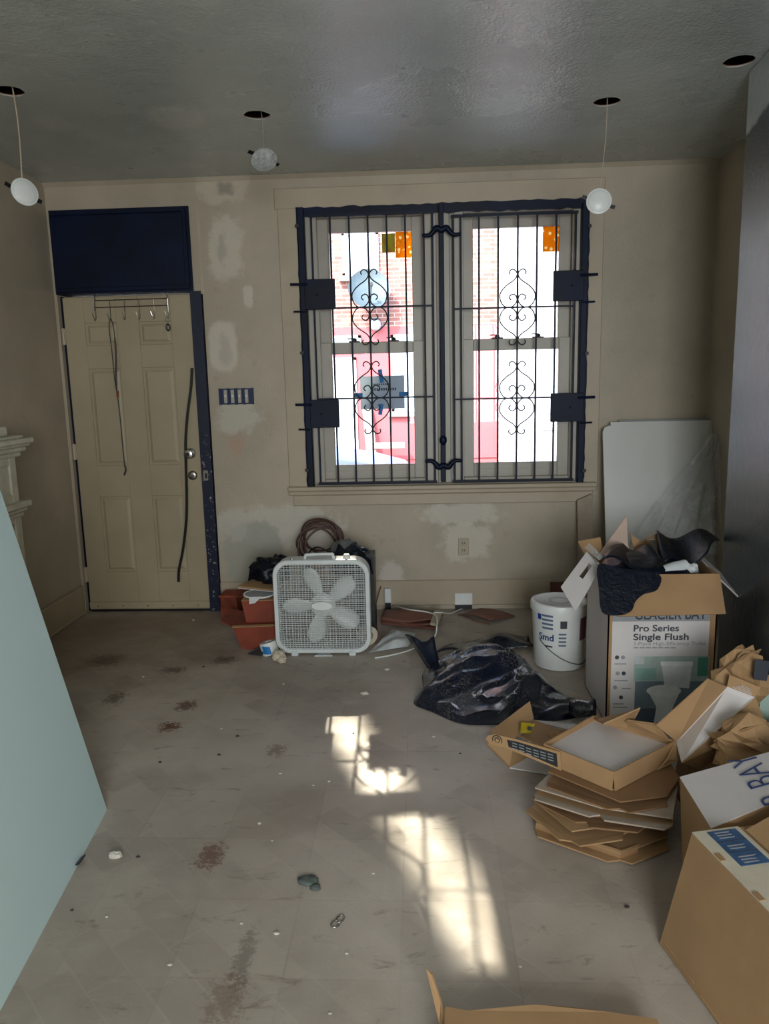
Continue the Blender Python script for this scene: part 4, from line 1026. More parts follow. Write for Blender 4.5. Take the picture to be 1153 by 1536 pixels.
# flattened cartons, bottom up
def flat_stack():
    L = [('lowest flattened carton of the heap with a folded-up end', .015, [(803, 1243), (930, 1288), (1000, 1262), (1010, 1180), (850, 1175)], [(803, 1243), (930, 1288), (938, 1256), (806, 1222)], M_kraft),
         ('kraft flattened carton with creased flaps, second from the floor in the heap', .055, [(797, 1205), (857, 1260), (935, 1252), (1006, 1225), (985, 1165), (850, 1170)], None, M_kraft),
         ('dark kraft flattened carton in the middle of the heap', .095, [(806, 1190), (880, 1232), (965, 1245), (1010, 1226), (1000, 1165), (860, 1150)], None, M_kraft2),
         ('greyish faced flattened carton under the upper ones of the heap', .125, [(802, 1186), (900, 1222), (1008, 1244), (1016, 1190), (960, 1140), (850, 1140)], None, simple('grey_kraft_board', (176, 160, 144), .8, .06)),
         ('flattened carton with drooping dark corner directly under the tray', .155, [(822, 1168), (930, 1214), (1000, 1205), (1018, 1178), (985, 1120), (860, 1120)], None, M_kraft2)]
    zs = [l[1] for l in L]
    tilt = lambda p: .05 * (p.x - .62) - .03 * (p.y - 2.5)
    for i, (lab, z, out, endflap, mat) in enumerate(L):
        pts = [Z(x, y, z) for x, y in out]
        base = pts[0].copy(); base.z = 0
        n = len(pts); low_t = tilt if i else (lambda p: 0.0); top_t = tilt if 0 < i < 4 else (lambda p: 0.0)
        ztop = .030 if i == 0 else .1795 if i == 4 else zs[i + 1] - .0115
        low = [Vector((p.x, p.y, z - .006 + low_t(p))) for p in pts]
        parts = [('bottom_panel', low, mat if mat is M_kraft2 else M_kraft), ('top_panel', [Vector((p.x, p.y, ztop + top_t(p))) for p in pts], mat)]
        r = carton_sheet('flattened_carton', lab, parts, base); off = r.location
        for k in (0, 1):
            a, b = low[k], low[k + 1]; e = (b - a); q = e.cross(Vector((0, 0, 1))).normalized()
            if (q.y > 0): q = -q
            MB(off).slab([a, b, b + q * .03 + Vector((0, 0, .001)) - e * .1, a + q * .035 + Vector((0, 0, .004)) + e * .08], KT).build('end_flap', mat, r)
        if endflap:
            q = [Z(endflap[0][0], endflap[0][1], .008), Z(endflap[1][0], endflap[1][1], .008)]
            MB(off).slab([q[0], q[1], q[1] + Vector((0, -.012, .034)), q[0] + Vector((0, -.012, .030))], KT).build('end_wall', M_kraft, r)
            d = (Z(1000, 1262, .008) - q[1]) * .35
            MB(off).slab([q[1], q[1] + d, q[1] + d + Vector((.004, -.004, .030)), q[1] + Vector((0, -.012, .034))], KT).build('corner_flap', M_kraft, r)
flat_stack()
def tray():
    zr = .235; zb = .185
    a, b, c, d = Z(816, 1120, zr), Z(920, 1163, zr), Z(1012, 1116, zr), Z(890, 1078, zr)
    root = thing('carton_tray', 'shallow kraft tray with white inside lying on top of the heap', 'carton', (a.x, a.y, 0)); off = root.location
    w = lambda p, z: Vector((p.x, p.y, z))
    ins = [a, b, c, d]
    MB(off).slab([w(p, zr - .012) for p in ins], KT).build('tray_floor', M_kraftw, root)
    MB(off).slab([w(p, zb) for p in ins], KT).build('tray_base', M_kraft, root)
    for p, q, m_ in ((a, b, M_kraft), (b, c, M_kraft), (c, d, M_kraft), (d, a, M_kraft)):
        n = (q - p).cross(Vector((0, 0, 1))).normalized() * .004
        MB(off).slab([w(p, zb) + n * 2, w(q, zb) + n * 2, w(q, zr + .012), w(p, zr + .012)], KT).build('tray_wall', m_, root)
    # bent corner flap
    MB(off).slab([w(c, zr + .01), w(c, zb), Z(1018, 1140, zb + .01), Z(985, 1155, zb - .0), Z(1000, 1140, zr - .02)], KT).build('corner_flap', M_kraft, root)
    # rear flaps standing up
    MB(off).slab([w(d, zr), w(d, zr) + (c - d) * .45, Z(960, 1062, zr + .10), Z(905, 1086, zr + .06)], KT).build('rear_flap', M_kraft, root)
    MB(off).slab([w(d, zr) + (c - d) * .30, w(d, zr) + (c - d) * .95, Z(985, 1086, zr + .07), Z(940, 1080, zr + .06)], KT).build('rear_flap', M_kraft, root)
    # printed arm running to the left
    T0, T1 = Z(834, 1126, .245), Z(742, 1101, .245)
    def A_(u, v, l=0.0): return T0 + (T1 - T0) * u + Vector((.004, -.012, -.0625)) * v + Vector((0, -1, .15)) * l
    am = MB(off).slab([A_(u, v) for u, v in ((-.06, 0), (.66, -.04), (1.0, 0), (1.12, .18), (1.17, .42), (1.10, .62), (.86, .60), (.70, .66), (-.06, 1.0))], KT).build('printed_arm', M_kraft, root)
    MB(off).slab([A_(u, v, .0036) for u, v in ((.0, .14), (.62, .08), (.80, .12), (.78, .50), (.64, .52), (.0, .86))], .001).build('black_print', simple('black_print', (38, 38, 42), .6, .1), am)
    for k in range(6):
        for j in range(3):
            u0 = .06 + k * .115; v0 = .22 + j * .15 + (.04 if k < 4 else -.02)
            MB(off).slab([A_(u0, v0, .0045), A_(u0 + .085, v0 - .01, .0045), A_(u0 + .085, v0 + .035, .0045), A_(u0, v0 + .045, .0045)], .0008).build('print_line', M_lightgrey, am)
    for r_s in (.018, .009):
        MB(off).tube([A_(.97, .3, .004) + (T1 - T0).normalized() * r_s * math.cos(i * math.pi / 10) + Vector((0, -.15, 1)) * r_s * math.sin(i * math.pi / 10) for i in range(20)], .0018, 5, True).build('round_stamp', M_grey_print, am)
tray()
def wing():
    root = thing('torn_carton', 'torn open carton with an upright brown side behind the printed arm', 'carton', Z(765, 1150, 0)); off = root.location
    MB(off).slab([Z(733, 1098, .14), Z(772, 1108, .10), Z(800, 1078, .14), Z(794, 1052, .19)], KT).build('side_panel', M_kraft, root)
    MB(off).slab([Z(764, 1152, .006), Z(825, 1162, .006), Z(905, 1104, .006), Z(800, 1100, .006)], KT).build('floor_panel', M_kraftw, root)
    MB(off).slab([Z(727, 1115, .09), Z(764, 1152, .006), Z(800, 1130, .01), Z(772, 1108, .10)], KT).build('side_panel', M_kraft, root)
    MB(off).slab([Z(797, 1080, .10), Z(826, 1096, .07), Z(860, 1096, .11), Z(885, 1088, .12)], KT).build('white_flap', M_kraftw, root)
    MB(off).slab([Z(780, 1104, .10), Z(826, 1128, .10), Z(850, 1100, .10), Z(800, 1080, .10)], KT).build('inner_panel', M_kraft, root)
    lump('crumpled_flap', M_kraft, Z(838, 1102, .13), (.045, .03, .022), 5, .4, 2, 12, 8, root, off, None, True)
wing()
y_ = simple('yellow_plastic', (196, 170, 10), .45, .05)
root = thing('yellow_tag', 'small bright yellow tag on the torn carton', 'tag', Z(790, 1092, .12)); off = root.location
MB(off).slab([Z(781, 1083, .16), Z(803, 1086, .16), Z(796, 1100, .13), Z(780, 1100, .13)], .008).build('tag_body', y_, root, bevel=.003)
MB(off).slab([Z(792, 1090, .162), Z(799, 1091, .162), Z(797, 1095, .153), Z(791, 1095, .153)], .0096).build('tag_print', M_grey_print, root)
def trough():
    root = thing('folded_carton', 'long folded carton forming a white-lined trough beside the toilet carton', 'carton', Z(1014, 1140, 0)); off = root.location
    n1, n2, n3 = Z(1014, 1112, .24), Z(1022, 1144, .22), Z(1048, 1154, .16)
    f1, f2, f3 = Z(1090, 1030, .42), Z(1132, 1046, .40), Z(1148, 1086, .30)
    t1, t2 = Z(984, 1088, .31), Z(1062, 1018, .48)
    MB(off).slab([n1, f1, t2, t1], KT).build('upper_wall', M_kraft, root)
    MB(off).slab([n1, n2, f2, f1], KT).build('white_floor', M_kraftw, root)
    MB(off).slab([n2, n3, f3, f2], KT).build('outer_wall', M_kraft, root)
    MB(off).slab([f1, f2, f2 + Vector((.022, .012, .03)), f1 + Vector((.015, .02, .035))], KT).build('end_flap', M_kraft, root)
    m = MB(off)
    for k in range(4): m.tube([f2 + (f1 - f2) * (.1 + .02 * k) + Vector((0, 0, .006 * k + .004)), f1 + (f2 - f1) * (.2 + .1 * k) + Vector((0, 0, .006 * k + .006))], .0012, 4)
    m.build('torn_fringe', M_kraftw, root)
trough()
# buried cartons which carry the heap
root = thing('crushed_carton', 'dark crushed carton buried under the heap by the chimney breast', 'carton', (1.12, 2.62, 0)); off = root.location
MB(off).hexa([(.90, 2.42, 0), (1.30, 2.42, 0), (1.31, 2.615, 0), (.90, 2.615, 0), (.92, 2.46, .10), (1.29, 2.44, .12), (1.30, 2.61, .18), (.93, 2.61, .17)]).build('body', M_kraft2, root)
MB(off).slab([(.92, 2.46, .103), (1.29, 2.44, .123), (1.28, 2.36, .10), (.95, 2.38, .08)], KT).build('flap', M_kraft2, root)
for i, (x, y, z, r, lab) in enumerate([(1113, 1017, .42, (.085, .06, .09), 'crumpled kraft paper wad topping the heap by the chimney breast'), (1120, 1118, .30, (.12, .07, .07), 'crumpled kraft paper wad beside the folded carton'), (1168, 1108, .27, (.055, .055, .05), 'torn kraft paper wad against the chimney breast')]):
    root = thing('kraft_paper_wad', lab, 'paper', Z(x, y, z), 'crumpled kraft paper in the heap'); off = root.location
    lump('wad', M_kraft, Z(x, y, z), r, i + 11, .75, 2.2, 13, 9, root, off, None, True)
    c = Z(x, y, z)
    MB(off).slab([c + Vector((-r[0] * .9, 0, r[2] * .2)), c + Vector((-r[0] * .2, -.04, r[2] * 1.1)), c + Vector((r[0] * .7, 0, r[2] * 1.2)), c + Vector((r[0] * .4, .03, r[2] * .3))], .003).build('torn_flap', M_kraft, root)
    if i == 0: MB(off).slab([c + Vector((.0, -.085, .03)), c + Vector((.05, -.075, .02)), c + Vector((.06, -.07, .09)), c + Vector((.005, -.08, .10))], .004).build('dark_print', M_grey_print, root)
mg = simple('mint_board', (172, 196, 184), .7, .03)
a = Z(1141, 1016, .42); root = thing('mint_board', 'pale green board standing behind the heap against the black pier', 'board', (a.x, a.y, 0)); off = root.location
MB(off).box(a.x, 1.335, a.y - .005, a.y + .008, 0, .42).build('board', mg, root)
MB(off).box(a.x - .003, 1.335, a.y - .007, a.y + .010, .415, .425).build('paper_edge', M_kraftw, root)

# ------------------------------------------------------------------ cartons at the right foreground
def printed_carton():
    root = thing('printed_carton', 'white topped carton with blue capital lettering beside the heap', 'carton', (.95, 2.0, 0)); off = root.location
    a = Vector((.765, 2.150, .30)); b = Vector((1.10, 2.150, .405)); c = Vector((1.085, 1.60, .385)); d = Vector((.765, 1.875, .30))
    d = Vector((.76, 1.885, .30)); c = Vector((1.10, 1.965, .40))
    bot = [Vector((.785, 2.145, 0)), Vector((1.12, 2.145, 0)), Vector((1.12, 1.965, 0)), Vector((.785, 1.89, 0))]
    # the walls stop below the tilted top
    MB(off).hexa([bot[3], bot[2], bot[1], bot[0], d, c, b, a]).build('body', M_kraft, root)
    e = .0015; n = (b - a).cross(d - a).normalized(); n = n if n.z > 0 else -n
    MB(off).slab([a + n * e, d + n * e, c + n * e, b + n * e], .002).build('white_top', M_kraftw, root)
    u = (b - a).normalized()
    text_part('lettering', 'R BAY', .118, d + u * .235 + n * .003 + Vector((0, .02, 0)), (0, 1, 0), -u, M_blue, root, .25, 'LEFT', off, -.0015)
printed_carton()
def near_carton():
    b1, b2 = Vector((.616, 1.83, 0)), Vector((.616, 1.83, 0)) + Vector((.056, -.256, 0)).normalized() * .62
    e = (b2 - b1).normalized(); r = Vector((-e.y, e.x, 0))
    if r.x < 0: r = -r
    t1 = Vector((.684, 1.823, .33)); w = .42
    root = thing('taped_carton', 'kraft carton with blue label on its white top, crushed sideways', 'carton', b1); off = root.location
    t2 = t1 + e * .62
    MB(off).hexa([b1, b2, b2 + r * w, b1 + r * w, t1, t2, t2 + r * w, t1 + r * w]).build('body', M_kraft, root, bevel=.004)
    up = Vector((0, 0, 1)); z = up * .0015
    MB(off).slab([t1 + z + e * .004, t2 + z, t2 + z + r * .13, t1 + z + e * .004 + r * .13], .003).build('white_flap', simple('off_white_board', (208, 198, 178), .75, .05), root)
    fl_ = [t1 + r * .135 + e * .03, t1 + r * w + e * .0, t2 + r * w, t2 + r * .135]
    MB(off).slab([fl_[0] + up * .006, fl_[1] + up * .10, fl_[2] + up * .10, fl_[3] + up * .006], .005).build('raised_flap', M_kraft, root)
    lab = MB(off).slab([t1 + up * .0045 + e * (.015) + r * .035, t1 + up * .0045 + e * .155 + r * .035, t1 + up * .0045 + e * .155 + r * .115, t1 + up * .0045 + e * .015 + r * .115], .0012).build('blue_label', simple('label_blue', (62, 98, 140), .5, .12, 40), root)
    for k in range(2):
        q = t1 + up * .0056 + e * (.06 + k * .045)
        MB(off).slab([q + r * .035, q + r * .115, q + r * .115 + e * .002, q + r * .035 + e * .002], .0008).build('label_rule', M_grey_print, lab)
    rnd = random.Random(5)
    for k in range(12):
        q = t1 + up * .0056 + e * (.022 + k * .011) + r * .05
        if k in (3, 4, 7, 8): continue
        MB(off).slab([q, q + r * rnd.uniform(.025, .05), q + r * .04 + e * .004, q + e * .004], .0008).build('label_line', M_lightgrey, lab)
    for s in (.10, .245):
        q = t1 + e * s + up * .0042
        MB(off).slab([q, q + e * .028, q + e * .028 + r * .014, q + r * .014], .003).build('hand_slot', M_kraft, root)
    # creases on the side face
    n = (t1 - b1).cross(e).normalized(); n = n if n.x < 0 else -n
    sv = (t1 - b1)
    for (s0, v0, s1, v1) in ((.02, .03, .16, .03), (.19, .0, .32, .0), (.46, .2, .52, .4)):
        MB(off).tube([b1 + e * s0 + sv * (v0 + .04) + n * .001, b1 + e * s1 + sv * (v1 + .03) + n * .001], .0022, 5).build('crease', M_kraft, root)
near_carton()
def low_carton():
    zt = .07
    a, b, c = Z(668, 1511, zt), Z(705, 1518, zt), Z(985, 1529, zt)
    m1 = Z(800, 1508, zt)
    root = thing('open_carton', 'low flattened kraft carton lying on the floor in the sun spot', 'carton', (a.x, a.y, 0)); off = root.location
    dn = Vector((0, -.55, 0))
    curve = [Z(705, 1517, zt), Z(760, 1512, zt), Z(803, 1508, zt + .004), Z(850, 1511, zt), Z(920, 1520, zt), Z(985, 1530, zt - .004)]
    poly = curve + [Vector((.52, .95, zt)), Vector((.06, .95, zt))]
    MB(off).slab(poly, .005).build('top_panel', M_kraft, root)
    MB(off).slab([a, b, Vector((.06, .95, zt)), Vector((.0, .95, zt))], .005).build('side_panel', M_kraft, root)
    for i in range(len(curve) - 1):
        p, q = curve[i], curve[i + 1]
        if i in (0, 2, 4): MB(off).slab([p, q, Vector((q.x, q.y - .01, 0)), Vector((p.x, p.y - .01, 0))], .004).build('edge_wall', M_kraft, root)
    MB(off).slab([a, Vector((.0, .95, zt)), Vector((.0, .95, 0)), Vector((a.x, a.y, 0))], .005).build('side_wall', M_kraft, root)
    q = [Z(640, 1453, .13), Z(648, 1462, .12), Z(662, 1505, .075), Z(664, 1536, .06), Z(660, 1536, .05), Z(654, 1490, .085)]
    MB(off).slab(q, .006).build('curled_flap', M_kraft, root)
low_carton()

# ------------------------------------------------------------------ clutter by the fan
def red_boxes():
    g = 'red-brown cartons left of the fan'
    root = thing('red_carton', 'open red-brown carton on the floor beside the fan', 'carton', (-.98, 4.2, 0), g); off = root.location
    a, b = ony(361, 966, 4.12), ony(418, 966, 4.12); zt = ony(361, 938, 4.1).z
    x0 = a.x; MB(off).hexa([(x0 + .01, 4.10, 0), (-.826, 4.10, 0), (-.826, 4.36, 0), (x0 + .01, 4.36, 0), (x0 - .03, 4.07, zt), (-.826, 4.07, zt), (-.826, 4.36, zt), (x0 - .03, 4.36, zt)]).build('body', M_redbox, root)
    MB(off).slab([(x0 - .03, 4.07, zt), (x0 - .03, 4.36, zt), (x0 - .12, 4.36, zt + .02), (x0 - .11, 4.12, zt + .02)], .005).build('side_flap', M_redbox, root)
    MB(off).slab([(x0 - .03, 4.06, zt), (-.828, 4.05, zt + .012), (-.828, 4.075, zt + .014), (x0 - .03, 4.08, zt + .004)], .004).build('rim', M_kraft, root)
    root = thing('red_carton', 'taller red-brown carton standing in the open one beside the fan', 'carton', (-.93, 4.25, zt), g); off = root.location
    p = ony(363, 900, 4.16); x0 = p.x; z2 = p.z
    MB(off).hexa([(x0 + .02, 4.15, zt), (-.826, 4.15, zt), (-.826, 4.35, zt), (x0 + .02, 4.35, zt), (x0, 4.14, z2), (-.826, 4.14, z2), (-.826, 4.35, z2), (x0, 4.38, z2)]).build('body', M_redbox, root)
    for k in range(2):
        MB(off).slab([(x0, 4.14, z2), (-.828, 4.14, z2 + .004), (-.828, 4.3, z2 + .03), (x0 + .02, 4.3, z2 + .03)], .005).build('top_flap', M_kraft, root) if k == 0 else None
    # oval dish
    c = ony(388, 892, 4.17); root = thing('oval_lid', 'pale oval lid resting on the red-brown cartons', 'lid', c); off = root.location
    ell = [c + Vector((.085 * math.cos(i * math.pi / 12), .05 * math.sin(i * math.pi / 12), .004 + .01 * math.sin(i * math.pi / 12))) for i in range(24)]
    MB(off).slab(ell, .006).build('plate', M_lightgrey, root); MB(off).tube(ell, .005, 6, True).build('rim', M_white, root)
    MB(off).slab([c + Vector((-.045, -.05, .0)), c + Vector((.03, -.055, .005)), c + Vector((-.01, -.07, -.03)), c + Vector((-.04, -.07, -.035))], .004).build('torn_tab', M_paper, root)
    zq = ony(380, 878, 4.2).z
    root = thing('board_offcut', 'thin pale board lying on the cartons under the small black bag', 'board', (-.95, 4.3, zq)); off = root.location
    q = [ony(357, 880, 4.22), ony(414, 886, 4.13), ony(418, 866, 4.36), ony(383, 866, 4.4)]
    MB(off).slab(q, .008).build('board', M_kraft, root); MB(off).slab([q[0] + Vector((0, -.002, -.008)), q[1] + Vector((0, -.002, -.008)), q[1] + Vector((0, .02, -.008)), q[0] + Vector((0, .02, -.008))], .004).build('paper_edge', M_kraftw, root)
    root = thing('small_bin_bag', 'small tied black bag sitting on the cartons beside the fan', 'bag', ony(405, 878, 4.3)); off = root.location
    c = ony(408, 855, 4.32); lump('bag_body', M_bag2, c, (.115, .10, .085), 6, .35, 1.8, 32, 20, root, off, None, crease=.25)
    a = ony(398, 868, 4.24); lump('sagging_corner', M_bag2, a + Vector((.03, .02, .012)), (.06, .05, .05), 7, .3, 2, 20, 12, root, off, None, crease=.2)
    MB(off).slab([ony(375, 852, 4.32), ony(388, 850, 4.30), ony(385, 866, 4.3), ony(372, 872, 4.32)], .006).build('loose_corner', M_bag2, root)
    # bare boards by the jamb
    root = thing('wood_block', 'short weathered wooden block by the foot of the navy jamb', 'block', ony(345, 905, 4.7)); off = root.location
    p = ony(345, 905, 4.72); MB(off).hexa([(p.x - .05, 4.66, 0), (p.x + .07, 4.66, 0), (p.x + .08, 4.8, 0), (p.x - .05, 4.8, 0), (p.x - .05, 4.68, .14), (p.x + .05, 4.68, .15), (p.x + .07, 4.8, .16), (p.x - .04, 4.8, .15)]).build('block', M_rust, root)
    MB(off).slab([(p.x - .05, 4.64, .155), (p.x + .22, 4.62, .16), (p.x + .24, 4.72, .17), (p.x - .03, 4.75, .165)], .012).build('splinter_board', M_rust, root)
red_boxes()
def cable_coil():
    c = ony(480, 815, 4.62); root = thing('cable_coil', 'loose coil of brown cable standing against the wall behind the fan', 'cable', (c.x, 4.65, 0)); off = root.location
    rnd = random.Random(8)
    for k in range(8):
        rx, rz = rnd.uniform(.11, .155), rnd.uniform(.095, .14); cx = c.x + rnd.uniform(-.02, .03); cz = c.z + .135 - rz + rnd.uniform(-.05, .01) ; yy = 4.59 + k * .016
        pts = [Vector((cx + rx * math.cos(t) * (1 + .06 * math.sin(2 * t + k)), yy + .03 * math.sin(t + k), cz + rz * math.sin(t))) for t in [i * math.pi / 16 for i in range(32)]]
        MB(off).tube(pts, .0065, 8, True).build('cable_loop', M_cable, root, smooth=True)
    pts = smooth_path([Vector((c.x - .1, 4.56, c.z - .09)), Vector((c.x - .02, 4.55, c.z - .01)), Vector((c.x + .07, 4.55, c.z - .05)), Vector((c.x + .10, 4.56, c.z - .14))], 6)
    MB(off).tube(pts, .005, 8).build('loose_end', M_black, root, smooth=True)
    MB(off).box(c.x - .08, c.x + .1, 4.57, 4.73, 0, c.z - .12).build('carton_stand', M_kraft, root)
cable_coil()
root = thing('black_tarp', 'black plastic tarp slumped over behind the top corner of the fan', 'tarp', ony(530, 850, 4.3)); off = root.location
lump('tarp_body', M_bag, ony(528, 842, 4.33), (.115, .12, .085), 12, .35, 2, 32, 20, root, off, None, crease=.25)
sheet('tarp_edge', M_bag2, [ony(500, 838, 4.22), ony(560, 862, 4.16), ony(556, 835, 4.22), ony(508, 818, 4.25)], 14, 6, lambda u, v: Vector((0, -.02 * math.sin(8 * u), .014 * math.sin(9 * u + 2 * v))), .004, root, off)
MB(off).box(-.385, -.275, 4.24, 4.42, 0, .50).build('dark_support', M_black, root)
root = thing('folded_cloth', 'folded grey cloth lying on top of the black tarp', 'cloth', ony(518, 826, 4.35)); off = root.location
c = ony(515, 822, 4.36); lump('fold', simple('grey_cloth', (110, 112, 110), .85, .12, 20), c, (.075, .06, .045), 21, .3, 2, 20, 12, root, off, None, crease=.2)
# tape rolls and scraps
root = thing('masking_tape_roll', 'roll of white tape with a blue patch in front of the cartons', 'tape', onz(404, 985)); off = root.location
c = onz(404, 985) + Vector((0, .05, 0)); pm_ = simple('cream_paper', (206, 196, 176), .7, .05)
MB(off).lathe([(.022, .0), (.05, .0), (.05, .07), (.022, .07), (.022, 0)], 28, c, (-.25, .1, 1), caps=False).build('roll', M_white, root, smooth=True, auto=40)
m = MB(off)
vs = []; fs = []
for k in range(7):
    an = math.radians(235 + k * 9)
    for z in (.012, .055): vs.append(c + Vector((.0512 * math.cos(an) - .25 * z, .0512 * math.sin(an) + .1 * z, z)))
for k in range(6): fs.append((2 * k, 2 * k + 2, 2 * k + 3, 2 * k + 1))
m.add(vs, fs).build('blue_patch', M_bluetape, root)
root = thing('crumpled_tissue', 'crumpled cream paper between tape roll and fan', 'paper', onz(418, 988)); off = root.location
lump('wad', pm_, onz(418, 984, .03), (.035, .03, .03), 31, .5, 2, 14, 9, root, off, .002, True); lump('wad', pm_, onz(423, 990, .018), (.022, .02, .02), 32, .5, 2, 12, 8, root, off, .002, True)
root = thing('slate_shard', 'dark slate shard on the floor beside the tape roll', 'shard', onz(380, 980)); off = root.location
MB(off).slab([onz(371, 981, .006), onz(392, 984, .006), onz(398, 968, .03), onz(390, 970, .03)], .006).build('shard', simple('slate', (60, 62, 66), .6, .1), root, bevel=.002)
MB(off).slab([onz(388, 981, .012), onz(394, 982, .012), onz(396, 974, .03)], .006).build('chip', simple('slate', (60, 62, 66), .6, .1), root)
root = thing('tape_roll', 'cream tape roll on edge at the side of the fan', 'tape', onz(551, 975)); off = root.location
c = Vector((ony(551, 950, 4.17).x, 4.17, .055)); MB(off).lathe([(.022, -.02), (.055, -.02), (.055, .02), (.022, .02), (.022, -.02)], 28, c, (.55, -.83, 0), caps=False).build('roll', pm_, root, smooth=True, auto=40)
MB(off).lathe([(.0215, -.021), (.026, -.021), (.026, .021), (.0215, .021)], 20, c, (.55, -.83, 0), caps=False).build('cardboard_core', M_kraft, root, smooth=True)
o = sheet('paper_sheet', M_paper, [onz(553, 980), onz(612, 971), onz(624, 951), onz(588, 945)], 16, 12, lambda u, v: Vector((0, 0, .006 + .05 * max(0, mnoise.noise(Vector((u * 3, v * 3, 2.2))) + .25) * (math.sin(math.pi * u) * math.sin(math.pi * v)) ** .5)), .0015, None, smooth=False)
tag(o, 'crumpled white paper sheet between the fan and the bin bag', 'paper')
# thin stick
a, b = onz(557, 932, .05), ony(571, 880, D - .03)
tag(MB().tube([Vector((a.x - .02, a.y, 0)), b], [.006, .004], 6).build('thin_stick', M_wood), 'thin dark wooden stick leaning on the baseboard', 'stick')
# brown sheets at the wall foot
def brown_sheets():
    g = 'brown vinyl offcuts at the foot of the wall'
    root = thing('vinyl_offcut', 'stacked red-brown vinyl pieces on the floor right of the fan', 'offcut', onz(610, 930), g); off = root.location
    for k in range(3):
        q = [onz(571, 936 - k * 3, .01 + k * .02), onz(652, 944 - k * 6, .01 + k * .02), onz(664, 920, .01 + k * .02), onz(576, 914, .012 + k * .02)]
        sheet('vinyl_layer', M_brownsheet, q, 16, 6, lambda u, v, k=k: Vector((0, 0, .012 * math.sin(6 * u + k) * math.sin(3 * v + k) + .006)), .008, root, off)
    MB(off).slab([onz(645, 936, .062), onz(656, 938, .06), onz(664, 918, .06), onz(652, 916, .062)], .014).build('taupe_strip', M_trim, root)
    root = thing('vinyl_offcut', 'single curled red-brown vinyl piece below the baseboard plate', 'offcut', onz(725, 928), g); off = root.location
    q = [onz(690, 926, .006), onz(768, 922, .006), onz(742, 911, .006), onz(695, 913, .006)]
    sheet('curled_piece', M_brownsheet, [onz(686, 922, .004), onz(735, 936, .004), onz(772, 924, .008), onz(720, 912, .004)], 16, 8, lambda u, v: Vector((0, 0, .055 * (u * (1 - v)) * (1 - u * .5) + .012 * math.sin(3 * u))), .006, root, off)
    MB(off).tube([onz(690, 921, .006), onz(712, 931, .008), onz(735, 936, .006)], .003, 5).build('torn_edge', M_brownsheet, root)
brown_sheets()
tag(MB().tube(smooth_path([ony(590, 908, D - .05), onz(612, 914, .100), onz(640, 918, .098), onz(654, 924, .098), onz(655, 940, .075), onz(652, 954, .02), onz(640, 964, .006), onz(612, 976, .006), onz(585, 983, .006), onz(562, 987, .006)], 8), .0045, 8).build('extension_lead', M_white, smooth=True), 'white electrical cord trailing over the brown vinyl pieces', 'cord')
tag(MB().tube(smooth_path([onz(650, 919, .085), onz(663, 919, .08), onz(676, 920, .03), onz(690, 914, .008), onz(703, 911, .008)], 8), .004, 8).build('extension_lead', M_white, smooth=True), 'short white cord end near the baseboard plate', 'cord')
root = thing('leaning_red_board', 'narrow red-brown board end leaning beside the bucket', 'board', ony(832, 905, 4.75)); off = root.location
p = ony(833, 880, 4.76); MB(off).box(p.x - .03, p.x + .09, 4.74, 4.76, 0, p.z + .03).build('board', simple('maroon_wood', (110, 66, 58), .7, .12), root); MB(off).box(p.x - .034, p.x - .02, 4.735, 4.765, 0, p.z + .03).build('edge_strip', simple('maroon_wood', (110, 66, 58), .7, .12), root)

# ------------------------------------------------------------------ crumbs on the floor
def crumb(name, label, px, py, r, mat, seed, grp=None, cat='debris'):
    root = thing(name, label, cat, onz(px, py), grp); off = root.location
    c = onz(px, py, r[2] * .6); lump('chunk', mat, c, r, seed, .45, 1.8, 10, 7, root, off, .001, True)
    return root
M_plaster = simple('plaster_crumb', (206, 200, 188), .85, .06)
r_ = crumb('plaster_chunk', 'white plaster chunk on the floor near the big leaning board', 173, 1283, (.022, .014, .012), M_plaster, 41)
r_ = crumb('plaster_chunk', 'white square plaster chip on the floor in front of the fan', 547, 1040, (.02, .014, .008), M_plaster, 42)
r_ = crumb('plaster_chunk', 'pale plaster flake on the floor beside the fan foot', 580, 1004, (.014, .01, .006), M_plaster, 43)
g = simple('grey_green_mud', (92, 102, 98), .7, .15, 30)
root = thing('dried_mud_blob', 'flat grey-green dried blob on the open floor', 'debris', onz(465, 1323)); off = root.location
lump('blob', g, onz(462, 1321, .004), (.030, .024, .009), 51, .3, 2, 18, 10, root, off, .001); lump('blob', g, onz(473, 1331, .004), (.016, .014, .008), 52, .3, 2, 14, 8, root, off, .001)
root = thing('pull_tab', 'small metal pull tab lying on the open floor', 'debris', onz(507, 1382)); off = root.location
u = (onz(512, 1376) - onz(501, 1388)).normalized(); w = Vector((-u.y, u.x, 0)); c = onz(506.5, 1382, .003)
for s, rl, rw in ((1, .016, .010), (-1, .015, .011)):
    cc = c + u * s * .012
    MB(off).tube([cc + u * rl * math.cos(i * math.pi / 10) + w * rw * math.sin(i * math.pi / 10) for i in range(20)], .0022, 6, True).build('loop', M_chrome, root, smooth=True)
rnd = random.Random(77)
spots = [(631, 1131, 'p')][:0] + [(328, 1132), (425, 1026), (332, 1093), (356, 1104), (470, 1178), (493, 1172), (207, 1285), (389, 1235), (408, 1261), (240, 1143), (255, 1447), (415, 1400), (530, 1100), (650, 1105), (362, 1385), (305, 1000), (215, 1015), (290, 930), (690, 1130), (560, 1310), (780, 1450), (940, 1360), (420, 1160), (160, 1375), (108, 1365), (495, 1520), (520, 1430)]
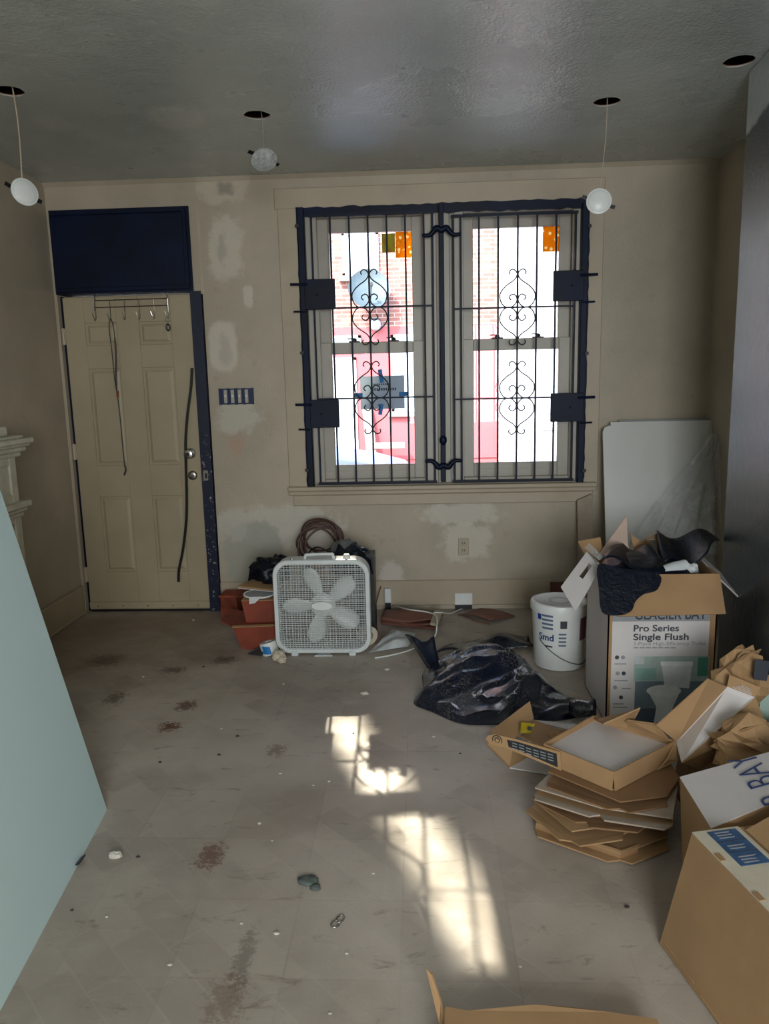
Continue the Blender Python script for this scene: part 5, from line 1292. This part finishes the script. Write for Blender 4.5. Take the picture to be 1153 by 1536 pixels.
for i, (x, y) in enumerate(spots):
    s = rnd.uniform(.003, .006)
    o = lump('floor_crumb', M_plaster if i % 3 else simple('dark_crumb', (60, 52, 46), .8, .1), onz(x, y, s * .4), (s * 1.5, s, s * .6), 60 + i, .4, 1.8, 8, 6, None, (0, 0, 0), .0005, True)
    tag(o, *(('tiny white plaster crumb scattered on the dusty floor', 'debris', 'white crumbs on the floor') if i % 3 else ('tiny dark dirt crumb scattered on the dusty floor', 'debris', 'dark crumbs on the floor')))
# brown curl of vinyl and black bits along the board foot
tag(MB().slab([Z(113, 1298, .012), Z(122, 1286, .004), Z(128, 1282, .02), Z(118, 1296, .02)], .004).build('vinyl_curl', M_black), 'small dark curl of vinyl at the foot of the big leaning board', 'debris')

# ------------------------------------------------------------------ outside
FY = 14.0
GZ = -0.12
struct(MB().box(-14, 14, D + WT, 7.0, GZ - .1, GZ).build('pavement', M_pave), 'concrete pavement in front of the window', 'pavement')
struct(MB().box(-14, 14, 7.0, 12.4, GZ - .25, GZ - .12).build('street', M_street), 'asphalt street outside', 'street')
struct(MB().box(-14, 14, 12.4, FY + .3, GZ - .2, GZ).build('far_pavement', M_pave), 'concrete pavement across the street', 'pavement')
def rowhouse():
    root = thing('brick_rowhouse', 'sunlit brick rowhouse with red painted ground floor across the street', 'building', (-3, FY, GZ)); off = root.location
    xr = ony(746, 500, FY).x; zb = ony(600, 490, FY).z
    MB(off).box(-2.1, xr, FY, FY + 4, zb, 9.2).build('brick_wall', M_brick, root)
    MB(off).box(-2.1, xr, FY - .03, FY + 4, GZ, zb).build('red_wall', M_redpaint, root)
    MB(off).box(-2.1, xr, FY - .35, FY, 8.9, 9.25).build('cornice', M_extframe, root, bevel=.05)
    def opening(x0, x1, y0, y1, sill=True, nm='window', panes=1):
        a = ony(x0, y1, FY); b = ony(x1, y0, FY); f = .05
        w = MB(off); w.box(a.x, b.x, FY - .06, FY - .02, a.z, a.z + f); w.box(a.x, b.x, FY - .06, FY - .02, b.z - f, b.z); w.box(a.x, a.x + f, FY - .06, FY - .02, a.z, b.z); w.box(b.x - f, b.x, FY - .06, FY - .02, a.z, b.z)
        o = w.build(nm, M_extframe, root)
        MB(off).box(a.x + f, b.x - f, FY - .045, FY - .02, a.z + f, b.z - f).build('pane', M_extpane if nm == 'window' else M_extframe, o)
        if sill: MB(off).box(a.x - .06, b.x + .06, FY - .14, FY - .02, a.z - .09, a.z).build('sill', M_pave, o)
        return o
    opening(514, 567, 348, 415); opening(588, 640, 501, 617)
    d = opening(498, 534, 536, 694, False, 'front_door'); opening(497, 541, 503, 530, False)
    p = ony(527, 620, FY)
    MB(off).lathe([(.03, 0), (.03, .05)], 12, (p.x, FY - .06, p.z), (0, -1, 0)).build('door_knob', M_chrome, d)
    a = ony(480, 694, FY); MB(off).box(a.x, a.x + .62, FY - .5, FY, GZ, a.z).build('doorstep', M_pave, root)
    a = ony(640, 685, FY); MB(off).box(-2, xr, FY - .06, FY - .02, a.z - .03, a.z).build('wall_ledge', M_redpaint, root)
    for (x0, x1) in ((-1.15, -.2),):
        w = MB(off).box(x0, x1, FY - .06, FY, 6.9, 8.6).build('window', M_extframe, root); MB(off).box(x0 + .06, x1 - .06, FY - .07, FY - .05, 6.96, 8.54).build('pane', M_extpane, w)
rowhouse()
root = thing('added_pale_rowhouse', 'unseen pale rowhouse added beside the brick one to reflect neutral light', 'building', (-5, FY, GZ)); off = root.location  # added out of view; its pale wall throws neutral light toward pier and room
MB(off).box(-9, -2.12, FY, FY + 4, GZ, 9.0).build('wall', M_whitewall, root)
MB(off).box(-9, -2.12, FY - .3, FY, 8.7, 9.05).build('cornice', M_extframe, root)
for (x0, x1) in ((-4.2, -3.3), (-6.2, -5.3)):
    for (z0, z1) in ((.9, 2.4), (3.6, 5.2), (6.3, 7.8)):
        w = MB(off).box(x0, x1, FY - .06, FY, z0, z1).build('window', M_extframe, root); MB(off).box(x0 + .06, x1 - .06, FY - .07, FY - .05, z0 + .06, z1 - .06).build('pane', M_extpane, w)
root = thing('white_house', 'bright white rendered house next to the brick rowhouse', 'building', (4, FY, GZ)); off = root.location
xr = ony(746, 500, FY).x
MB(off).box(xr + .02, 9, FY - .25, FY + 4, GZ, 8.4).build('wall', M_whitewall, root)
MB(off).box(xr + .02, 9.1, FY - .45, FY, 8.3, 8.6).build('cornice', M_extframe, root)
a, b = ony(822, 620, FY - .25), ony(850, 570, FY - .25)
w = MB(off).box(a.x, b.x, FY - .30, FY - .24, a.z, b.z).build('window', M_extframe, root); MB(off).box(a.x + .06, b.x - .06, FY - .32, FY - .29, a.z + .06, b.z - .06).build('pane', M_extpane, w)
a, b = ony(812, 645, FY - .25), ony(900, 640, FY - .25); MB(off).box(a.x, b.x, FY - .30, FY - .25, a.z, b.z).build('ledge', M_pave, root)
# dish and wall lamp
c = ony(553, 437, FY - .35); root = thing('satellite_dish', 'grey satellite dish on the brick rowhouse wall', 'dish', (c.x, FY, c.z)); off = root.location
ax = Vector((.15, -.9, .35)).normalized(); R_ = .37
MB(off).lathe([(R_, .10), (R_ * .8, .055), (R_ * .55, .025), (R_ * .3, .008), (.01, 0)], 36, c, ax, caps=False).build('reflector', M_dish, root, smooth=True)
MB(off).tube([c - Vector((0, 0, R_ * .9)) + ax * .08, c - Vector((0, 0, .1)) + ax * .42], .015, 8).build('feed_arm', M_dish, root); MB(off).lathe([(.03, 0), (.035, .08)], 12, c - Vector((0, 0, .08)) + ax * .36, ax).build('receiver', M_iron_dark, root)
MB(off).tube([c, c + Vector((0, .36, -.1))], .025, 8).build('wall_mount', M_dish, root)
c = ony(563, 487, FY - .12); root = thing('porch_lamp', 'small round porch lamp on the rowhouse wall', 'lamp', (c.x, FY, c.z)); off = root.location
MB(off).lathe([(.04, -.10), (.085, -.06), (.10, 0), (.085, .06), (.04, .09)], 20, c).build('globe', M_extframe, root, smooth=True); MB(off).box(c.x - .05, c.x + .05, FY - .12, FY, c.z + .05, c.z + .12).build('bracket', M_dish, root)
a, b = ony(556, 672, FY - .5), ony(548, 612, FY - .1); root = thing('leaning_plank', 'pale plank leaning on the red rowhouse wall', 'plank', (a.x, FY - .5, GZ)); off = root.location
MB(off).hexa([(a.x - .06, FY - .5, GZ), (a.x + .12, FY - .5, GZ), (a.x + .12, FY - .46, GZ), (a.x - .06, FY - .46, GZ), (b.x - .06, FY - .08, b.z), (b.x + .12, FY - .08, b.z), (b.x + .12, FY - .03, b.z), (b.x - .06, FY - .03, b.z)]).build('board', M_pave, root)
MB(off).box(a.x + .0, a.x + .6, FY - .4, FY - .3, a.z - .02, a.z + .08).build('crosspiece', M_pave, root)
def car():
    y0, y1 = 7.25, 8.95; zg = GZ - .12
    root = thing('parked_car', 'pale blue car parked outside with its bonnet showing under the sign', 'car', (-1.8, 8.1, zg)); off = root.location
    nose = ony(606, 693, 8.1).x + .12
    def P(x, z): return (nose - x, z)
    prof = [(0, .32), (0.02, .62), (.10, .70), (.45, .78), (.95, .84), (1.05, .86), (1.7, 1.32), (2.1, 1.40), (3.0, 1.38), (3.75, .98), (4.2, .93), (4.3, .75), (4.3, .32)]
    prof = [(x, z * 1.22) for x, z in prof]
    n = len(prof); vs = []; fs = []
    W_ = (y1 - y0) / 2; ym = (y0 + y1) / 2
    def wid(z): return W_ * (1 - max(0, z - .95) * .30)
    sec = (-1, -.97, -.80, -.4, 0, .4, .80, .97, 1)
    for (x, z) in prof:
        for s in sec:
            drop = .07 * abs(s) ** 4 * (1 if z > .5 else 0)
            xs = x + (.16 * abs(s) ** 3 if x < .6 else (-.1 * abs(s) ** 3 if x > 3.9 else 0))
            vs.append((nose - xs, ym + s * wid(z), zg + z - drop))
    k = len(sec)
    for i in range(n - 1):
        for j in range(k - 1): fs.append((i * k + j, i * k + j + 1, (i + 1) * k + j + 1, (i + 1) * k + j))
    for j0 in (0, k - 1): fs.append(tuple(i * k + j0 for i in (range(n) if j0 else range(n - 1, -1, -1))))
    fs.append(tuple(range(k)) + tuple(range((n - 1) * k + k - 1, (n - 1) * k - 1, -1)))
    MB(off).add(vs, fs).build('body', M_car, root, smooth=True, auto=45)
    MB(off).slab([(nose - 1.10, ym - .66, zg + 1.09), (nose - 1.10, ym + .66, zg + 1.09), (nose - 1.68, ym + .58, zg + 1.60), (nose - 1.68, ym - .58, zg + 1.60)], .012).build('windscreen', M_carglass, root)
    for s in (-1, 1):
        y = ym + s * (W_ - .08)
        for x in (.8, 3.4): 
            wv = MB(off).lathe([(.16, -.10), (.31, -.10), (.33, -.06), (.33, .06), (.31, .10), (.16, .10)], 24, (nose - x, y, zg + .33), (0, 1, 0)).build('wheel', M_black, root, smooth=True, auto=40)
            MB(off).lathe([(.19, -.105), (.19, .105)], 20, (nose - x, y, zg + .33), (0, 1, 0)).build('hubcap', M_chrome, wv)
        MB(off).slab([(nose - 1.5, ym + s * .80, zg + 1.14), (nose - 1.85, ym + s * .70, zg + 1.56), (nose - 2.9, ym + s * .70, zg + 1.56), (nose - 3.4, ym + s * .80, zg + 1.18)], .02).build('side_window', M_carglass, root)
        MB(off).box(nose - .16, nose - .04, ym + s * .70 - .12, ym + s * .70 + .10, zg + .54, zg + .66).build('headlamp', M_white, root, bevel=.03)
    MB(off).tube([(nose - 1.07, ym - .2, zg + 1.09), (nose - 1.02, ym + .45, zg + 1.08)], .01, 6).build('wiper', M_black, root)
car()
